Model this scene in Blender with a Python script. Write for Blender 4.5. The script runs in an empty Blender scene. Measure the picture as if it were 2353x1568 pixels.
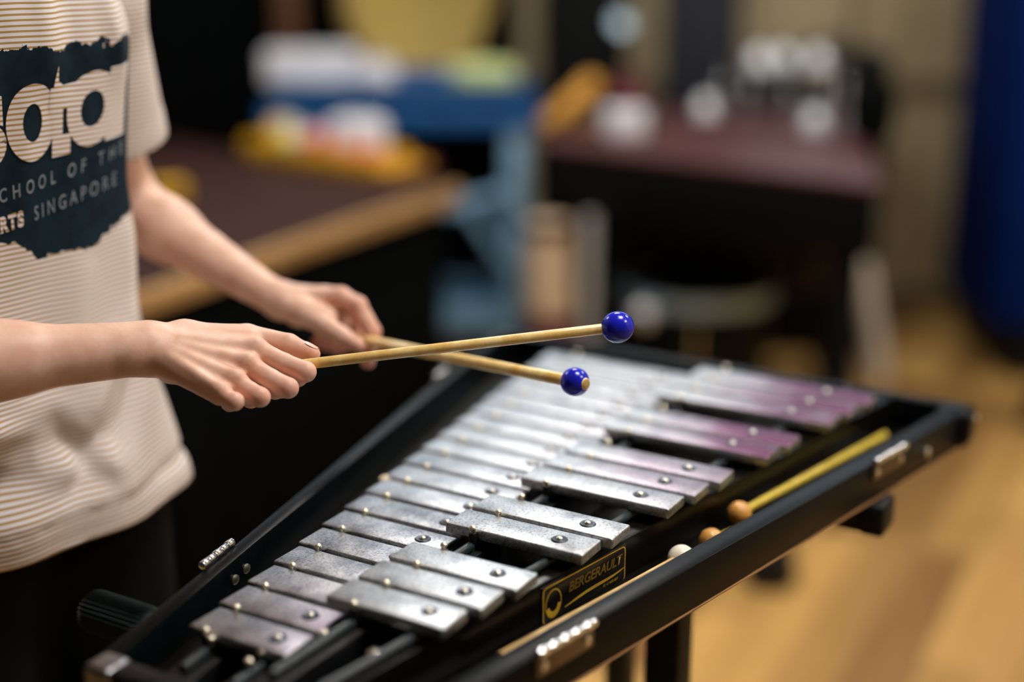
import bpy, bmesh, math, random
import numpy as np
from mathutils import Vector, Matrix
from mathutils.bvhtree import BVHTree

random.seed(7)
C = bpy.context.scene.collection
PI = math.pi
p = 0.038                      # pitch of the tone bars in metres
CAMZ = 1.387                   # camera height
TILT = 0.2903                  # camera tilt down
FPX = 3268.0                   # focal length in pixels of the 2353 px wide frame
ZB = 0.90                      # height of the tone bar tops above the floor

# ------------------------------------------------------------------ helpers
def P(px, py, D):
    """world point seen at photo pixel (px,py) at distance D along the view axis"""
    a = (px - 1176.5) / FPX; b = (py - 784) / FPX
    c, s = math.cos(TILT), math.sin(TILT)
    return Vector((D * a, D * (c - s * b), CAMZ - D * (s + c * b)))

def PZ(px, py, z):
    """world point seen at photo pixel (px,py) at height z"""
    b = (py - 784) / FPX
    D = (CAMZ - z) / (math.sin(TILT) + math.cos(TILT) * b)
    return P(px, py, D)

def link(o, parent=None):
    C.objects.link(o)
    if parent is not None:
        o.parent = parent
    return o

def empty(name, loc=(0, 0, 0), rz=0.0, parent=None):
    o = bpy.data.objects.new(name, None)
    o.empty_display_size = 0.05
    o.location = loc; o.rotation_euler = (0, 0, rz)
    return link(o, parent)

def tag(o, label=None, cat=None, group=None, kind=None):
    if label: o['label'] = label
    if cat: o['category'] = cat
    if group: o['group'] = group
    if kind: o['kind'] = kind
    return o

def obj(name, bm, mat, parent=None, loc=None, smooth=True, angle=40, matrix=None):
    me = bpy.data.meshes.new(name)
    bmesh.ops.recalc_face_normals(bm, faces=bm.faces[:])
    bm.to_mesh(me); bm.free()
    if smooth:
        me.polygons.foreach_set('use_smooth', [True] * len(me.polygons))
        try: me.set_sharp_from_angle(angle=math.radians(angle))
        except Exception: pass
    o = bpy.data.objects.new(name, me)
    for m in (mat if isinstance(mat, (list, tuple)) else [mat]):
        me.materials.append(m)
    link(o, parent)
    if loc is not None: o.location = loc
    if matrix is not None: o.matrix_basis = matrix
    return o

def dup(o, parent, loc=None):
    c = o.copy(); C.objects.link(c); c.parent = parent
    if loc is not None: c.location = loc
    for ch in list(o.children):
        dup(ch, c)
    return c

def bevel(bm, w, seg=2, edges=None):
    if w > 0:
        bmesh.ops.bevel(bm, geom=edges if edges is not None else bm.edges[:], offset=w, segments=seg,
                        affect='EDGES', profile=0.5, clamp_overlap=True)
    return bm

def add_box(bm, c, s, bev=0.0, rot=None, seg=2):
    t = bmesh.new()
    bmesh.ops.create_cube(t, size=1.0)
    bmesh.ops.scale(t, vec=Vector(s), verts=t.verts)
    bevel(t, bev, seg)
    M = Matrix.Translation(Vector(c)) @ (rot.to_4x4() if rot is not None else Matrix.Identity(4))
    bmesh.ops.transform(t, matrix=M, verts=t.verts)
    merge(bm, t); return bm

def merge(bm, t):
    me = bpy.data.meshes.new('tmp'); t.to_mesh(me); t.free()
    bm.from_mesh(me); bpy.data.meshes.remove(me)

def box(c, s, bev=0.0, rot=None, seg=2):
    return add_box(bmesh.new(), c, s, bev, rot, seg)

def add_prism(bm, poly, z0, z1, bev=0.0, seg=2):
    t = bmesh.new()
    lo = [t.verts.new((x, y, z0)) for x, y in poly]; hi = [t.verts.new((x, y, z1)) for x, y in poly]
    t.faces.new(lo[::-1]); t.faces.new(hi)
    n = len(poly)
    for i in range(n):
        t.faces.new((lo[i], lo[(i + 1) % n], hi[(i + 1) % n], hi[i]))
    bmesh.ops.recalc_face_normals(t, faces=t.faces[:])
    bevel(t, bev, seg); merge(bm, t); return bm

def prism(poly, z0, z1, bev=0.0, seg=2):
    return add_prism(bmesh.new(), poly, z0, z1, bev, seg)

def frame_z(d):
    d = Vector(d).normalized()
    return d.to_track_quat('Z', 'Y').to_matrix()

def add_lathe(bm, prof, n=32, origin=(0, 0, 0), axis=(0, 0, 1), ribs=0, ribd=0.0):
    """revolve [(r,t),...] round axis; closed at ends where r=0"""
    M = Matrix.Translation(Vector(origin)) @ frame_z(axis).to_4x4()
    rows = []
    for r, t in prof:
        if r <= 1e-6:
            rows.append([bm.verts.new(M @ Vector((0, 0, t)))]); continue
        row = []
        for i in range(n):
            a = 2 * PI * i / n
            rr = r * (1 - ribd * (0.5 + 0.5 * math.cos(ribs * a))) if ribs else r
            row.append(bm.verts.new(M @ Vector((rr * math.cos(a), rr * math.sin(a), t))))
        rows.append(row)
    for A, B in zip(rows, rows[1:]):
        if len(A) == 1 and len(B) == 1: continue
        for i in range(n):
            j = (i + 1) % n
            if len(A) == 1: bm.faces.new((A[0], B[i], B[j]))
            elif len(B) == 1: bm.faces.new((A[j], A[i], B[0]))
            else: bm.faces.new((A[i], A[j], B[j], B[i]))
    return bm

def lathe(prof, n=32, origin=(0, 0, 0), axis=(0, 0, 1), **k):
    return add_lathe(bmesh.new(), prof, n, origin, axis, **k)

def add_cyl(bm, a, b, r, n=20, r2=None, bev=0.0):
    a = Vector(a); b = Vector(b); L = (b - a).length; r2 = r if r2 is None else r2
    if bev > 0:
        pr = [(0, 0), (r - bev, 0), (r - bev * .3, bev * .3), (r, bev), (r2, L - bev), (r2 - bev * .3, L - bev * .3), (r2 - bev, L), (0, L)]
    else:
        pr = [(0, 0), (r, 0), (r2, L), (0, L)]
    return add_lathe(bm, pr, n, a, b - a)

def cyl(a, b, r, n=20, r2=None, bev=0.0):
    return add_cyl(bmesh.new(), a, b, r, n, r2, bev)

def add_ball(bm, c, r, n=32, sx=1, sy=1, sz=1):
    t = bmesh.new()
    bmesh.ops.create_uvsphere(t, u_segments=n, v_segments=n // 2, radius=r)
    bmesh.ops.transform(t, matrix=Matrix.Translation(Vector(c)) @ Matrix.Diagonal((sx, sy, sz, 1)), verts=t.verts)
    merge(bm, t); return bm

def add_tube(bm, pts, r, n=12):
    """tube through points"""
    pts = [Vector(q) for q in pts]
    rings = []
    up = Vector((0, 0, 1))
    for i, q in enumerate(pts):
        d = (pts[min(i + 1, len(pts) - 1)] - pts[max(i - 1, 0)]).normalized()
        u = d.cross(up)
        if u.length < 1e-4: u = d.cross(Vector((1, 0, 0)))
        u.normalize(); v = u.cross(d)
        rr = r[i] if isinstance(r, (list, tuple)) else r
        rings.append([bm.verts.new(q + (u * math.cos(2 * PI * k / n) + v * math.sin(2 * PI * k / n)) * rr) for k in range(n)])
    for A, B in zip(rings, rings[1:]):
        for k in range(n):
            bm.faces.new((A[k], A[(k + 1) % n], B[(k + 1) % n], B[k]))
    bm.faces.new(rings[0][::-1]); bm.faces.new(rings[-1])
    return bm

def tube(pts, r, n=12):
    return add_tube(bmesh.new(), pts, r, n)

# ------------------------------------------------------------------ materials
def s2l(c):
    return tuple(((x / 12.92) if x <= 0.04045 else ((x + 0.055) / 1.055) ** 2.4) for x in c)

def rgb(r, g, b):
    return s2l((r / 255, g / 255, b / 255)) + (1.0,)

class NT:
    def __init__(s, name):
        s.m = bpy.data.materials.new(name); s.m.use_nodes = True
        s.t = s.m.node_tree; s.b = s.t.nodes['Principled BSDF']
    def n(s, typ, **kw):
        nd = s.t.nodes.new('ShaderNode' + typ)
        for k, v in kw.items():
            if k in nd.inputs: nd.inputs[k].default_value = v
            else: setattr(nd, k, v)
        return nd
    def l(s, a, b): s.t.links.new(a, b)
    def set(s, **kw):
        for k, v in kw.items(): s.b.inputs[k.replace('_', ' ')].default_value = v
        return s
    def ramp(s, fac, stops):
        r = s.n('ValToRGB'); e = r.color_ramp.elements
        e[0].position, e[0].color = stops[0]; e[1].position, e[1].color = stops[-1]
        for q, c in stops[1:-1]:
            x = e.new(q); x.color = c
        s.l(fac, r.inputs['Fac']); return r.outputs['Color']
    def noise(s, vec=None, scale=5.0, detail=4.0, rough=0.5):
        nd = s.n('TexNoise'); nd.inputs['Scale'].default_value = scale; nd.inputs['Detail'].default_value = detail
        nd.inputs['Roughness'].default_value = rough
        if vec is not None: s.l(vec, nd.inputs['Vector'])
        return nd.outputs['Fac']
    def math(s, op, a, b=None, clamp=False):
        nd = s.n('Math', operation=op); nd.use_clamp = clamp
        for i, v in enumerate((a, b)):
            if v is None: continue
            if isinstance(v, (int, float)): nd.inputs[i].default_value = v
            else: s.l(v, nd.inputs[i])
        return nd.outputs[0]
    def mix(s, f, a, b):
        nd = s.n('Mix', data_type='RGBA')
        for i, v in ((0, f), (6, a), (7, b)):
            if isinstance(v, (int, float, tuple)): nd.inputs[i].default_value = v
            else: s.l(v, nd.inputs[i])
        return nd.outputs[2]
    def coords(s, kind='Object'):
        return s.n('TexCoord').outputs[kind]
    def mapping(s, vec, scale=(1, 1, 1), rot=(0, 0, 0), loc=(0, 0, 0)):
        nd = s.n('Mapping'); s.l(vec, nd.inputs['Vector'])
        nd.inputs['Scale'].default_value = scale; nd.inputs['Rotation'].default_value = rot; nd.inputs['Location'].default_value = loc
        return nd.outputs['Vector']
    def bump(s, h, strength=0.2, dist=0.001):
        nd = s.n('Bump'); nd.inputs['Strength'].default_value = strength; nd.inputs['Distance'].default_value = dist
        s.l(h, nd.inputs['Height']); s.l(nd.outputs['Normal'], s.b.inputs['Normal']); return nd

def simple(name, col, rough=0.5, metal=0.0, var=0.12, scale=30.0, bump=0.0, **kw):
    """plain colour with a little procedural mottling"""
    n = NT(name); n.set(Roughness=rough, Metallic=metal, **kw)
    f = n.noise(n.coords(), scale, 5)
    dark = tuple(c * (1 - var) for c in col[:3]) + (1,); lite = tuple(min(1, c * (1 + var)) for c in col[:3]) + (1,)
    n.l(n.ramp(f, [(0.3, dark), (0.7, lite)]), n.b.inputs['Base Color'])
    if bump: n.bump(f, bump, 0.002)
    return n.m

def matte(m, spec=0.08, rough=None):
    b = m.node_tree.nodes['Principled BSDF']; b.inputs['Specular IOR Level'].default_value = spec
    if rough is not None: b.inputs['Roughness'].default_value = rough
    return m

def wood(name, dark, lite, rough=0.4, scale=(3, 3, 60), rot=(0, 0, 0), coat=0.0):
    n = NT(name); n.set(Roughness=rough); n.b.inputs['Coat Weight'].default_value = coat
    v = n.mapping(n.coords(), scale, rot)
    f = n.noise(v, 1.0, 6, 0.6)
    n.l(n.ramp(f, [(0.3, dark), (0.7, lite)]), n.b.inputs['Base Color'])
    n.bump(f, 0.08, 0.001); return n.m

def bar_metal():
    n = NT('bar_steel'); n.set(Metallic=1.0)
    co = n.coords()
    at = n.n('Attribute', attribute_type='OBJECT', attribute_name='stain_reflect').outputs['Fac']
    rnd = n.n('ObjectInfo').outputs['Random']
    sep = n.n('SeparateXYZ'); n.l(co, sep.inputs[0])
    off = n.n('VectorMath', operation='ADD'); n.l(co, off.inputs[0])
    cmb = n.n('CombineXYZ'); n.l(n.math('MULTIPLY', rnd, 13.0), cmb.inputs[0]); n.l(n.math('MULTIPLY', rnd, 7.0), cmb.inputs[1])
    n.l(cmb.outputs[0], off.inputs[1]); v = off.outputs[0]
    fine = n.noise(v, 420, 4, 0.7); mid = n.noise(v, 45, 5, 0.6); big = n.noise(v, 14, 3, 0.5)
    base = n.ramp(mid, [(0.28, (0.44, 0.465, 0.50, 1)), (0.5, (0.64, 0.665, 0.69, 1)), (0.72, (0.76, 0.78, 0.80, 1))])
    speck = n.ramp(fine, [(0.36, (0.22, 0.23, 0.25, 1)), (0.52, (1, 1, 1, 1))])
    wear = n.n('Attribute', attribute_type='OBJECT', attribute_name='wear').outputs['Fac']
    blot = n.ramp(n.noise(v, 26, 6, 0.7), [(0.36, (0.30, 0.32, 0.36, 1)), (0.62, (1, 1, 1, 1))])
    m0 = n.n('Mix', data_type='RGBA', blend_type='MULTIPLY'); n.l(wear, m0.inputs[0]); n.l(base, m0.inputs[6]); n.l(blot, m0.inputs[7])
    mul = n.n('Mix', data_type='RGBA', blend_type='MULTIPLY'); mul.inputs[0].default_value = 0.7
    n.l(m0.outputs[2], mul.inputs[6]); n.l(speck, mul.inputs[7])
    # pink stains and a painted purple reflection, stronger towards the end the mallets do not strike
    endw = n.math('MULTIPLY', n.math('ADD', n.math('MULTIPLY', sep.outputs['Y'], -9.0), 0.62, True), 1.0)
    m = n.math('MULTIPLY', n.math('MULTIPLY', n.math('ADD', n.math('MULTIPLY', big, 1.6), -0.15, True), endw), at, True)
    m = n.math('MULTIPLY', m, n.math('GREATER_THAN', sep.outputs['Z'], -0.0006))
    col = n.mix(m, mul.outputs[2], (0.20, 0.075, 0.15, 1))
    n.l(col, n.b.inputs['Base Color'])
    n.l(n.ramp(mid, [(0.2, (0.34,) * 3 + (1,)), (0.8, (0.48,) * 3 + (1,))]), n.b.inputs['Roughness'])
    n.bump(fine, 0.05, 0.0003); return n.m

def shirt_mat(name='striped_cotton', prt=True):
    n = NT(name); n.set(Roughness=0.9); n.b.inputs['Specular IOR Level'].default_value = 0.15
    co = n.coords()
    sep = n.n('SeparateXYZ'); n.l(co, sep.inputs[0])
    wob = n.math('MULTIPLY', n.math('SUBTRACT', n.noise(co, 9, 2), 0.5), 0.006)
    zz = n.math('ADD', sep.outputs['Z'], wob)
    st = n.math('SINE', n.math('MULTIPLY', zz, 2 * PI / 0.0044))
    stripe = n.ramp(n.math('MULTIPLY', n.math('ADD', st, 1.0), 0.5),
                    [(0.24, rgb(176, 142, 84)), (0.44, rgb(228, 225, 230))])
    col = stripe
    if prt:
        # printed navy patch with ragged edges: front of the chest
        edge = n.math('MULTIPLY', n.math('SUBTRACT', n.noise(co, 22, 6, 0.7), 0.5), 0.05)
        sway = n.math('MULTIPLY', n.math('SINE', n.math('MULTIPLY', sep.outputs['X'], 38.0)), 0.012)
        top = n.math('LESS_THAN', n.math('ADD', zz, edge), PR_TOP)
        bot = n.math('GREATER_THAN', n.math('ADD', n.math('ADD', zz, edge), sway), PR_BOT)
        lf = n.math('LESS_THAN', n.math('ABSOLUTE', n.math('ADD', sep.outputs['X'], edge)), 0.185)
        fr = n.math('GREATER_THAN', sep.outputs['Y'], 0.0)
        m = n.math('MULTIPLY', n.math('MULTIPLY', top, bot), n.math('MULTIPLY', lf, fr))
        navy = n.ramp(n.noise(co, 60, 5), [(0.35, rgb(14, 30, 40)), (0.75, rgb(24, 44, 56))])
        col = n.mix(m, stripe, navy)
    n.l(col, n.b.inputs['Base Color'])
    n.bump(n.noise(co, 900, 2), 0.12, 0.0006)
    return n.m

def skin_mat():
    n = NT('skin'); n.set(Roughness=0.46)
    n.b.inputs['Subsurface Weight'].default_value = 0.12
    n.b.inputs['Subsurface Radius'].default_value = (0.9, 0.35, 0.2)
    n.b.inputs['Subsurface Scale'].default_value = 0.004
    n.b.inputs['Specular IOR Level'].default_value = 0.4
    co = n.coords()
    f = n.noise(co, 55, 5, 0.6); g = n.noise(co, 260, 3, 0.6)
    base = n.ramp(f, [(0.3, rgb(222, 172, 148)), (0.7, rgb(238, 199, 178))])
    at = n.n('Attribute', attribute_name='redness').outputs['Fac']
    col = n.mix(n.math('MULTIPLY', at, 0.6, True), base, rgb(208, 124, 106))
    n.l(col, n.b.inputs['Base Color'])
    w = n.noise(n.mapping(co, (1, 1, 1)), 700, 3, 0.7)
    n.bump(n.math('ADD', n.math('MULTIPLY', w, 0.6), n.math('MULTIPLY', g, 0.9)), 0.16, 0.0006)
    return n.m

def floor_mat():
    n = NT('laminate_floor'); n.set(Roughness=0.42); n.b.inputs['Coat Weight'].default_value = 0.15
    co = n.mapping(n.coords(), (1, 1, 1), (0, 0, math.radians(-62)))
    br = n.n('TexBrick'); n.l(co, br.inputs['Vector'])
    br.offset = 0.37
    br.inputs['Scale'].default_value = 1.0; br.inputs['Brick Width'].default_value = 0.85; br.inputs['Row Height'].default_value = 0.115
    br.inputs['Mortar Size'].default_value = 0.0012; br.inputs['Bias'].default_value = 0.0
    br.inputs['Color1'].default_value = rgb(228, 182, 106); br.inputs['Color2'].default_value = rgb(110, 68, 32)
    br.inputs['Mortar'].default_value = rgb(84, 56, 30)
    g = n.noise(n.mapping(co, (1.1, 14, 1)), 1.0, 6, 0.6)
    gr = n.ramp(g, [(0.3, (0.62, 0.55, 0.45, 1)), (0.65, (1, 1, 1, 1))])
    mul = n.n('Mix', data_type='RGBA', blend_type='MULTIPLY'); mul.inputs[0].default_value = 0.8
    n.l(br.outputs['Color'], mul.inputs[6]); n.l(gr, mul.inputs[7])
    n.l(mul.outputs[2], n.b.inputs['Base Color']); return n.m

def emit(name, col, strength):
    n = NT(name); n.b.inputs['Emission Color'].default_value = col; n.b.inputs['Emission Strength'].default_value = strength
    n.set(Base_Color=(0.8, 0.8, 0.8, 1)); return n.m

PR_TOP, PR_BOT = 0.0, 0.0      # set with the shirt (its local z)
M = {}
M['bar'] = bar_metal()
M['skin'] = skin_mat()
M['case'] = matte(simple('black_lacquer', (0.003, 0.004, 0.005), 0.34, 0, 0.3, 60, 0.05), .10)
M['case_in'] = matte(simple('black_wood_inside', (0.004, 0.0035, 0.0025), 0.30, 0, 0.4, 40, 0.05), .3)
M['rail'] = simple('black_rail', (0.005, 0.006, 0.007), 0.4, 0, 0.3, 40)
M['tube'] = simple('grey_rubber_tube', (0.022, 0.030, 0.036), 0.4, 0, 0.2, 40)
M['rubber'] = matte(simple('black_rubber', (0.005, 0.0055, 0.006), 0.55, 0, 0.2, 80), .25)
M['ribbed'] = simple('dark_green_black_plastic', (0.022, 0.036, 0.038), 0.5, 0, 0.2, 80)
M['chrome'] = simple('chrome', (0.82, 0.83, 0.85), 0.14, 1.0, 0.05, 40)
M['nickel'] = simple('nickel_screw', (0.9, 0.86, 0.76), 0.3, 1.0, 0.06, 200)
M['brass'] = simple('brass_pin', (0.95, 0.88, 0.70), 0.34, 1.0, 0.06, 200)
M['darkmetal'] = simple('dark_washer', (0.10, 0.11, 0.13), 0.4, 1.0, 0.1, 100)
M['darknickel'] = simple('dark_nickel', (0.16, 0.13, 0.11), 0.4, 1.0, 0.1, 100)
M['satin'] = simple('satin_aluminium', (0.8, 0.82, 0.84), 0.38, 0.85, 0.05, 40)
M['lip'] = simple('bare_wood_lip', rgb(150, 108, 62), 0.6)
M['gold'] = simple('gold_print', (0.92, 0.55, 0.05), 0.4, 0.25, 0.15, 90)
M['golddim'] = simple('dull_gold_print', (0.36, 0.22, 0.04), 0.4, 0.4, 0.2, 90)
M['plate'] = simple('black_plate', (0.008, 0.008, 0.007), 0.28, 0, 0.3, 60)
M['rattan'] = wood('rattan_shaft', rgb(226, 178, 84), rgb(252, 228, 164), 0.32, (60, 60, 8), coat=0.3)
M['yellowshaft'] = wood('yellow_shaft', rgb(196, 168, 40), rgb(226, 200, 84), 0.4, (60, 60, 8))
M['paleshaft'] = wood('pale_birch_shaft', rgb(224, 178, 108), rgb(244, 212, 152), 0.4, (60, 60, 8))
M['blueball'] = simple('blue_plastic', (0.006, 0.012, 0.50), 0.2, 0, 0.15, 70, 0.03)
M['woodball'] = wood('orange_wood', rgb(204, 138, 58), rgb(226, 172, 92), 0.38, (40, 40, 120), coat=0.2)
M['whiteball'] = simple('cream_plastic', rgb(236, 226, 206), 0.35, 0, 0.05, 40)
M['stickend'] = simple('wood_end_grain', rgb(190, 160, 90), 0.6, 0, 0.2, 400)
M['trouser'] = matte(simple('black_denim', (0.003, 0.004, 0.005), 0.9, 0, 0.3, 300, 0.1), .1)
M['hair'] = wood('black_hair', (0.006, 0.005, 0.004, 1), (0.03, 0.022, 0.016, 1), 0.45, (200, 200, 8))
M['shoe'] = simple('black_shoe', (0.01, 0.01, 0.011), 0.6)
M['silverprint'] = simple('silver_print', rgb(120, 130, 140), 0.6, 0, 0.25, 120)

# ------------------------------------------------------------------ implicit surface tools
def rcone(X, Y, Z, a, b, ra, rb):
    bx, by, bz = b[0] - a[0], b[1] - a[1], b[2] - a[2]
    L2 = bx * bx + by * by + bz * bz + 1e-12
    px, py, pz = X - a[0], Y - a[1], Z - a[2]
    h = np.clip((px * bx + py * by + pz * bz) / L2, 0, 1)
    return np.sqrt((px - h * bx) ** 2 + (py - h * by) ** 2 + (pz - h * bz) ** 2) - (ra + (rb - ra) * h)

def smin(a, b, k):
    h = np.clip(0.5 + 0.5 * (b - a) / k, 0, 1)
    return b + (a - b) * h - k * h * (1 - h)

class Field:
    def __init__(s, xs, ys, zs):
        s.ax = [np.asarray(v, np.float32) for v in (xs, ys, zs)]
        s.F = np.full([len(v) for v in s.ax], 0.05, np.float32)
    def block(s, prims, m=0.035):
        lo = np.min([np.minimum(np.array(a) - ra, np.array(b) - rb) for a, b, ra, rb in prims], 0) - m
        hi = np.max([np.maximum(np.array(a) + ra, np.array(b) + rb) for a, b, ra, rb in prims], 0) + m
        sl = tuple(slice(max(0, int(np.searchsorted(v, l)) - 1), int(np.searchsorted(v, h)) + 1) for v, l, h in zip(s.ax, lo, hi))
        g = np.meshgrid(*[v[q] for v, q in zip(s.ax, sl)], indexing='ij', sparse=True)
        return sl, g
    def eval(s, prims, k, m=0.035):
        sl, g = s.block(prims, m)
        d = None
        for a, b, ra, rb in prims:
            e = rcone(*g, a, b, ra, rb)
            d = e if d is None else smin(d, e, k)
        return sl, d.astype(np.float32)
    def add(s, prims, k=0.01, kout=0.01):
        sl, d = s.eval(prims, k)
        s.F[sl] = smin(s.F[sl], d, kout)
    def fingers(s, chains, k=0.003, kpalm=0.006, kself=0.0012):
        base = s.F.copy()
        for ch in chains:
            sl, d = s.eval(ch, k, 0.012)
            cand = smin(base[sl], d, kpalm)
            s.F[sl] = smin(s.F[sl], cand, kself)

def surface_nets(F, ax):
    S = F < 0
    nx, ny, nz = F.shape
    cnt = np.zeros((nx - 1, ny - 1, nz - 1), np.uint8)
    for i in (0, 1):
        for j in (0, 1):
            for k in (0, 1):
                cnt += S[i:nx - 1 + i, j:ny - 1 + j, k:nz - 1 + k]
    mask = (cnt > 0) & (cnt < 8)
    ijk = np.argwhere(mask)
    idx = np.full(mask.shape, -1, np.int64); idx[mask] = np.arange(len(ijk))
    I, J, K = ijk.T
    pos = np.zeros((len(ijk), 3)); num = np.zeros(len(ijk))
    for d in range(3):
        o = [q for q in range(3) if q != d]
        for u in (0, 1):
            for v in (0, 1):
                A = [I.copy(), J.copy(), K.copy()]; A[o[0]] += u; A[o[1]] += v
                B = [q.copy() for q in A]; B[d] += 1
                fa = F[A[0], A[1], A[2]]; fb = F[B[0], B[1], B[2]]
                cr = (fa < 0) != (fb < 0)
                t = np.where(cr, fa / np.where(cr, fa - fb, 1), 0)
                q = np.stack([ax[e][A[e]] for e in range(3)], 1).astype(float)
                q[:, d] += t * (ax[d][B[d]] - ax[d][A[d]])
                pos[cr] += q[cr]; num[cr] += 1
    pos /= num[:, None]
    quads = []
    for d in range(3):
        o = [(d + 1) % 3, (d + 2) % 3]
        A = [slice(None)] * 3; B = [slice(None)] * 3
        A[d] = slice(0, -1); B[d] = slice(1, None)
        for e in o: A[e] = slice(1, -1); B[e] = slice(1, -1)
        sa = S[tuple(A)]; sb = S[tuple(B)]
        for flip, mk in ((False, sa & ~sb), (True, ~sa & sb)):
            c = np.argwhere(mk)
            for e in o: c[:, e] += 1
            def cell(u, v):
                q = c.copy(); q[:, o[0]] -= u; q[:, o[1]] -= v
                return idx[q[:, 0], q[:, 1], q[:, 2]]
            qd = np.stack([cell(1, 1), cell(0, 1), cell(0, 0), cell(1, 0)], 1)
            quads.append(qd[:, ::-1] if flip else qd)
    return pos, np.concatenate(quads)

def relax(V, Q, it=2, lam=0.5, mu=-0.52):
    E = np.concatenate([Q[:, [0, 1]], Q[:, [1, 2]], Q[:, [2, 3]], Q[:, [3, 0]]])
    for q in range(it * 2):
        acc = np.zeros_like(V); n = np.zeros(len(V))
        for a, b in ((0, 1), (1, 0)):
            for c in range(3): acc[:, c] += np.bincount(E[:, a], V[E[:, b], c], len(V))
            n += np.bincount(E[:, a], minlength=len(V))
        V = V + (lam if q % 2 == 0 else mu) * (acc / np.maximum(n, 1)[:, None] - V)
    return V

def mesh_from(name, V, Q, mat, parent=None):
    me = bpy.data.meshes.new(name)
    me.from_pydata(V.tolist(), [], Q.tolist())
    me.polygons.foreach_set('use_smooth', [True] * len(me.polygons))
    me.materials.append(mat); me.update()
    o = bpy.data.objects.new(name, me); link(o, parent)
    return o

def axis_pts(lo, hi, coarse, fine, fl, fh):
    """grid line positions: fine between fl and fh, coarse elsewhere"""
    a = np.arange(fl, lo, -coarse)[1:][::-1]
    g = np.arange(fl, fh, fine)
    b = np.arange(g[-1] + fine, hi, coarse)
    return np.concatenate([a, g, b])

# ================================================================== THE ROOM
ROOM = dict(x0=-3.3, x1=2.7, y0=-2.4, y1=5.1, z1=2.75)
M['wall'] = simple('beige_wall', rgb(186, 168, 132), 0.8, 0, 0.05, 6)
M['wallw'] = simple('white_wall', rgb(150, 146, 138), 0.8, 0, 0.05, 6)
M['walld'] = simple('dark_wall', rgb(40, 42, 44), 0.8, 0, 0.15, 6)
M['seam'] = simple('wall_seam', rgb(126, 112, 84), 0.8, 0, 0.05, 6)
M['ceil'] = simple('white_ceiling', rgb(205, 208, 206), 0.9, 0, 0.04, 8)
M['floor'] = floor_mat()
def struct(o): o['kind'] = 'structure'; return o
R_ = ROOM
xm, ym = (R_['x0'] + R_['x1']) / 2, (R_['y0'] + R_['y1']) / 2
wx, wy, hz = R_['x1'] - R_['x0'], R_['y1'] - R_['y0'], R_['z1']
struct(obj('floor', box((xm, ym, -0.05), (wx + .4, wy + .4, 0.1)), M['floor'], smooth=False))
struct(obj('ceiling', box((xm, ym, hz + 0.05), (wx + .4, wy + .4, 0.1)), M['ceil'], smooth=False))
struct(obj('wall_back', box((xm, R_['y1'] + 0.05, hz / 2), (wx, 0.1, hz)), M['wall'], smooth=False))
struct(obj('wall_front', box((xm, R_['y0'] - 0.05, hz / 2), (wx, 0.1, hz)), M['wallw'], smooth=False))
struct(obj('wall_left', box((R_['x0'] - 0.05, ym, hz / 2), (0.1, wy, hz)), M['walld'], smooth=False))
struct(obj('wall_right', box((R_['x1'] + 0.05, ym, hz / 2), (0.1, wy, hz)), M['wall'], smooth=False))
yb = R_['y1']
# panel joints of the back wall: a rail and uprights
struct(obj('trim_1', box((1.3, yb - 0.008, 0.80), (2.8, 0.016, 0.075), 0.004), M['seam']))
struct(obj('trim_2', box((1.20, yb - 0.006, 1.72), (0.035, 0.012, 1.76), 0.004), M['seam']))
struct(obj('baseboard_back', box((1.3, yb - 0.009, 0.035), (2.8, 0.018, 0.07), 0.004), M['seam']))
M['added_glow'] = emit('added_window_glow', (0.62, 0.82, 1.0, 1), 1.6)
M['winframe'] = simple('white_window_frame', rgb(210, 212, 212), 0.5)
for i, (xa, xb) in enumerate(((-2.9, -1.35), (-1.15, .40), (.60, 2.15))):  # unseen glowing windows added to lay cool reflections on the bars and case
    fb = bmesh.new()
    for x in (xa, (xa + xb) / 2, xb): add_box(fb, (x, yb - .02, 2.12), (.05, .05, .95), .004)
    for z in (1.66, 2.58): add_box(fb, ((xa + xb) / 2, yb - .02, z), (xb - xa + .05, .05, .05), .004)
    w_ = struct(obj('added_window_%d' % (i + 1), fb, M['winframe']))
    obj('pane', box(((xa + xb) / 2, yb - .006, 2.12), (xb - xa, .008, .90)), M['added_glow'], w_, smooth=False)
# ceiling lights
M['lamp'] = emit('lamp_diffuser', (1.0, 0.965, 0.92, 1), 27.0)
M['lampframe'] = simple('lamp_frame', rgb(220, 222, 222), 0.4)
k = 0
for lx, ly in ((0.55, 1.2), (1.95, 0.7), (-1.9, 3.0), (0.1, 3.1), (1.9, 3.0)):
    if True:
        t = empty('ceiling_light', (lx, ly, hz - 0.03))
        tag(t, 'flat white ceiling light panel above the room', 'ceiling light', 'ceiling light panels')
        fb = bmesh.new()
        for sx in (-1, 1):
            add_box(fb, (sx * 0.305, 0, 0.012), (0.03, 0.64, 0.036), 0.003)
            add_box(fb, (0, sx * 0.305, 0.012), (0.58, 0.03, 0.036), 0.003)
        obj('frame', fb, M['lampframe'], t)
        obj('diffuser', box((0, 0, 0.012), (0.58, 0.58, 0.012)), M['lamp'], t, smooth=False)

# ================================================================== GLOCKENSPIEL
SN, CS = 0.50089, 0.86551
GX = p * (SN * 18.3052 - CS * 13.4589); GY = p * (CS * 18.3052 + SN * 13.4589)
G = empty('glockenspiel', (GX, GY, ZB), math.pi / 2 - 0.52458)
tag(G, 'black cased glockenspiel with two rows of steel bars, lid removed, in front of the player', 'glockenspiel')
def L3(k, y, h): return (k * p, -y * p, h * p)
def L2(k, y): return (k * p, -y * p)
def GW(k, y, h): return G.matrix_basis @ Vector(L3(k, y, h))
G.matrix_basis = Matrix.Translation((GX, GY, ZB)) @ Matrix.Rotation(math.pi / 2 - 0.52458, 4, 'Z')

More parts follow.
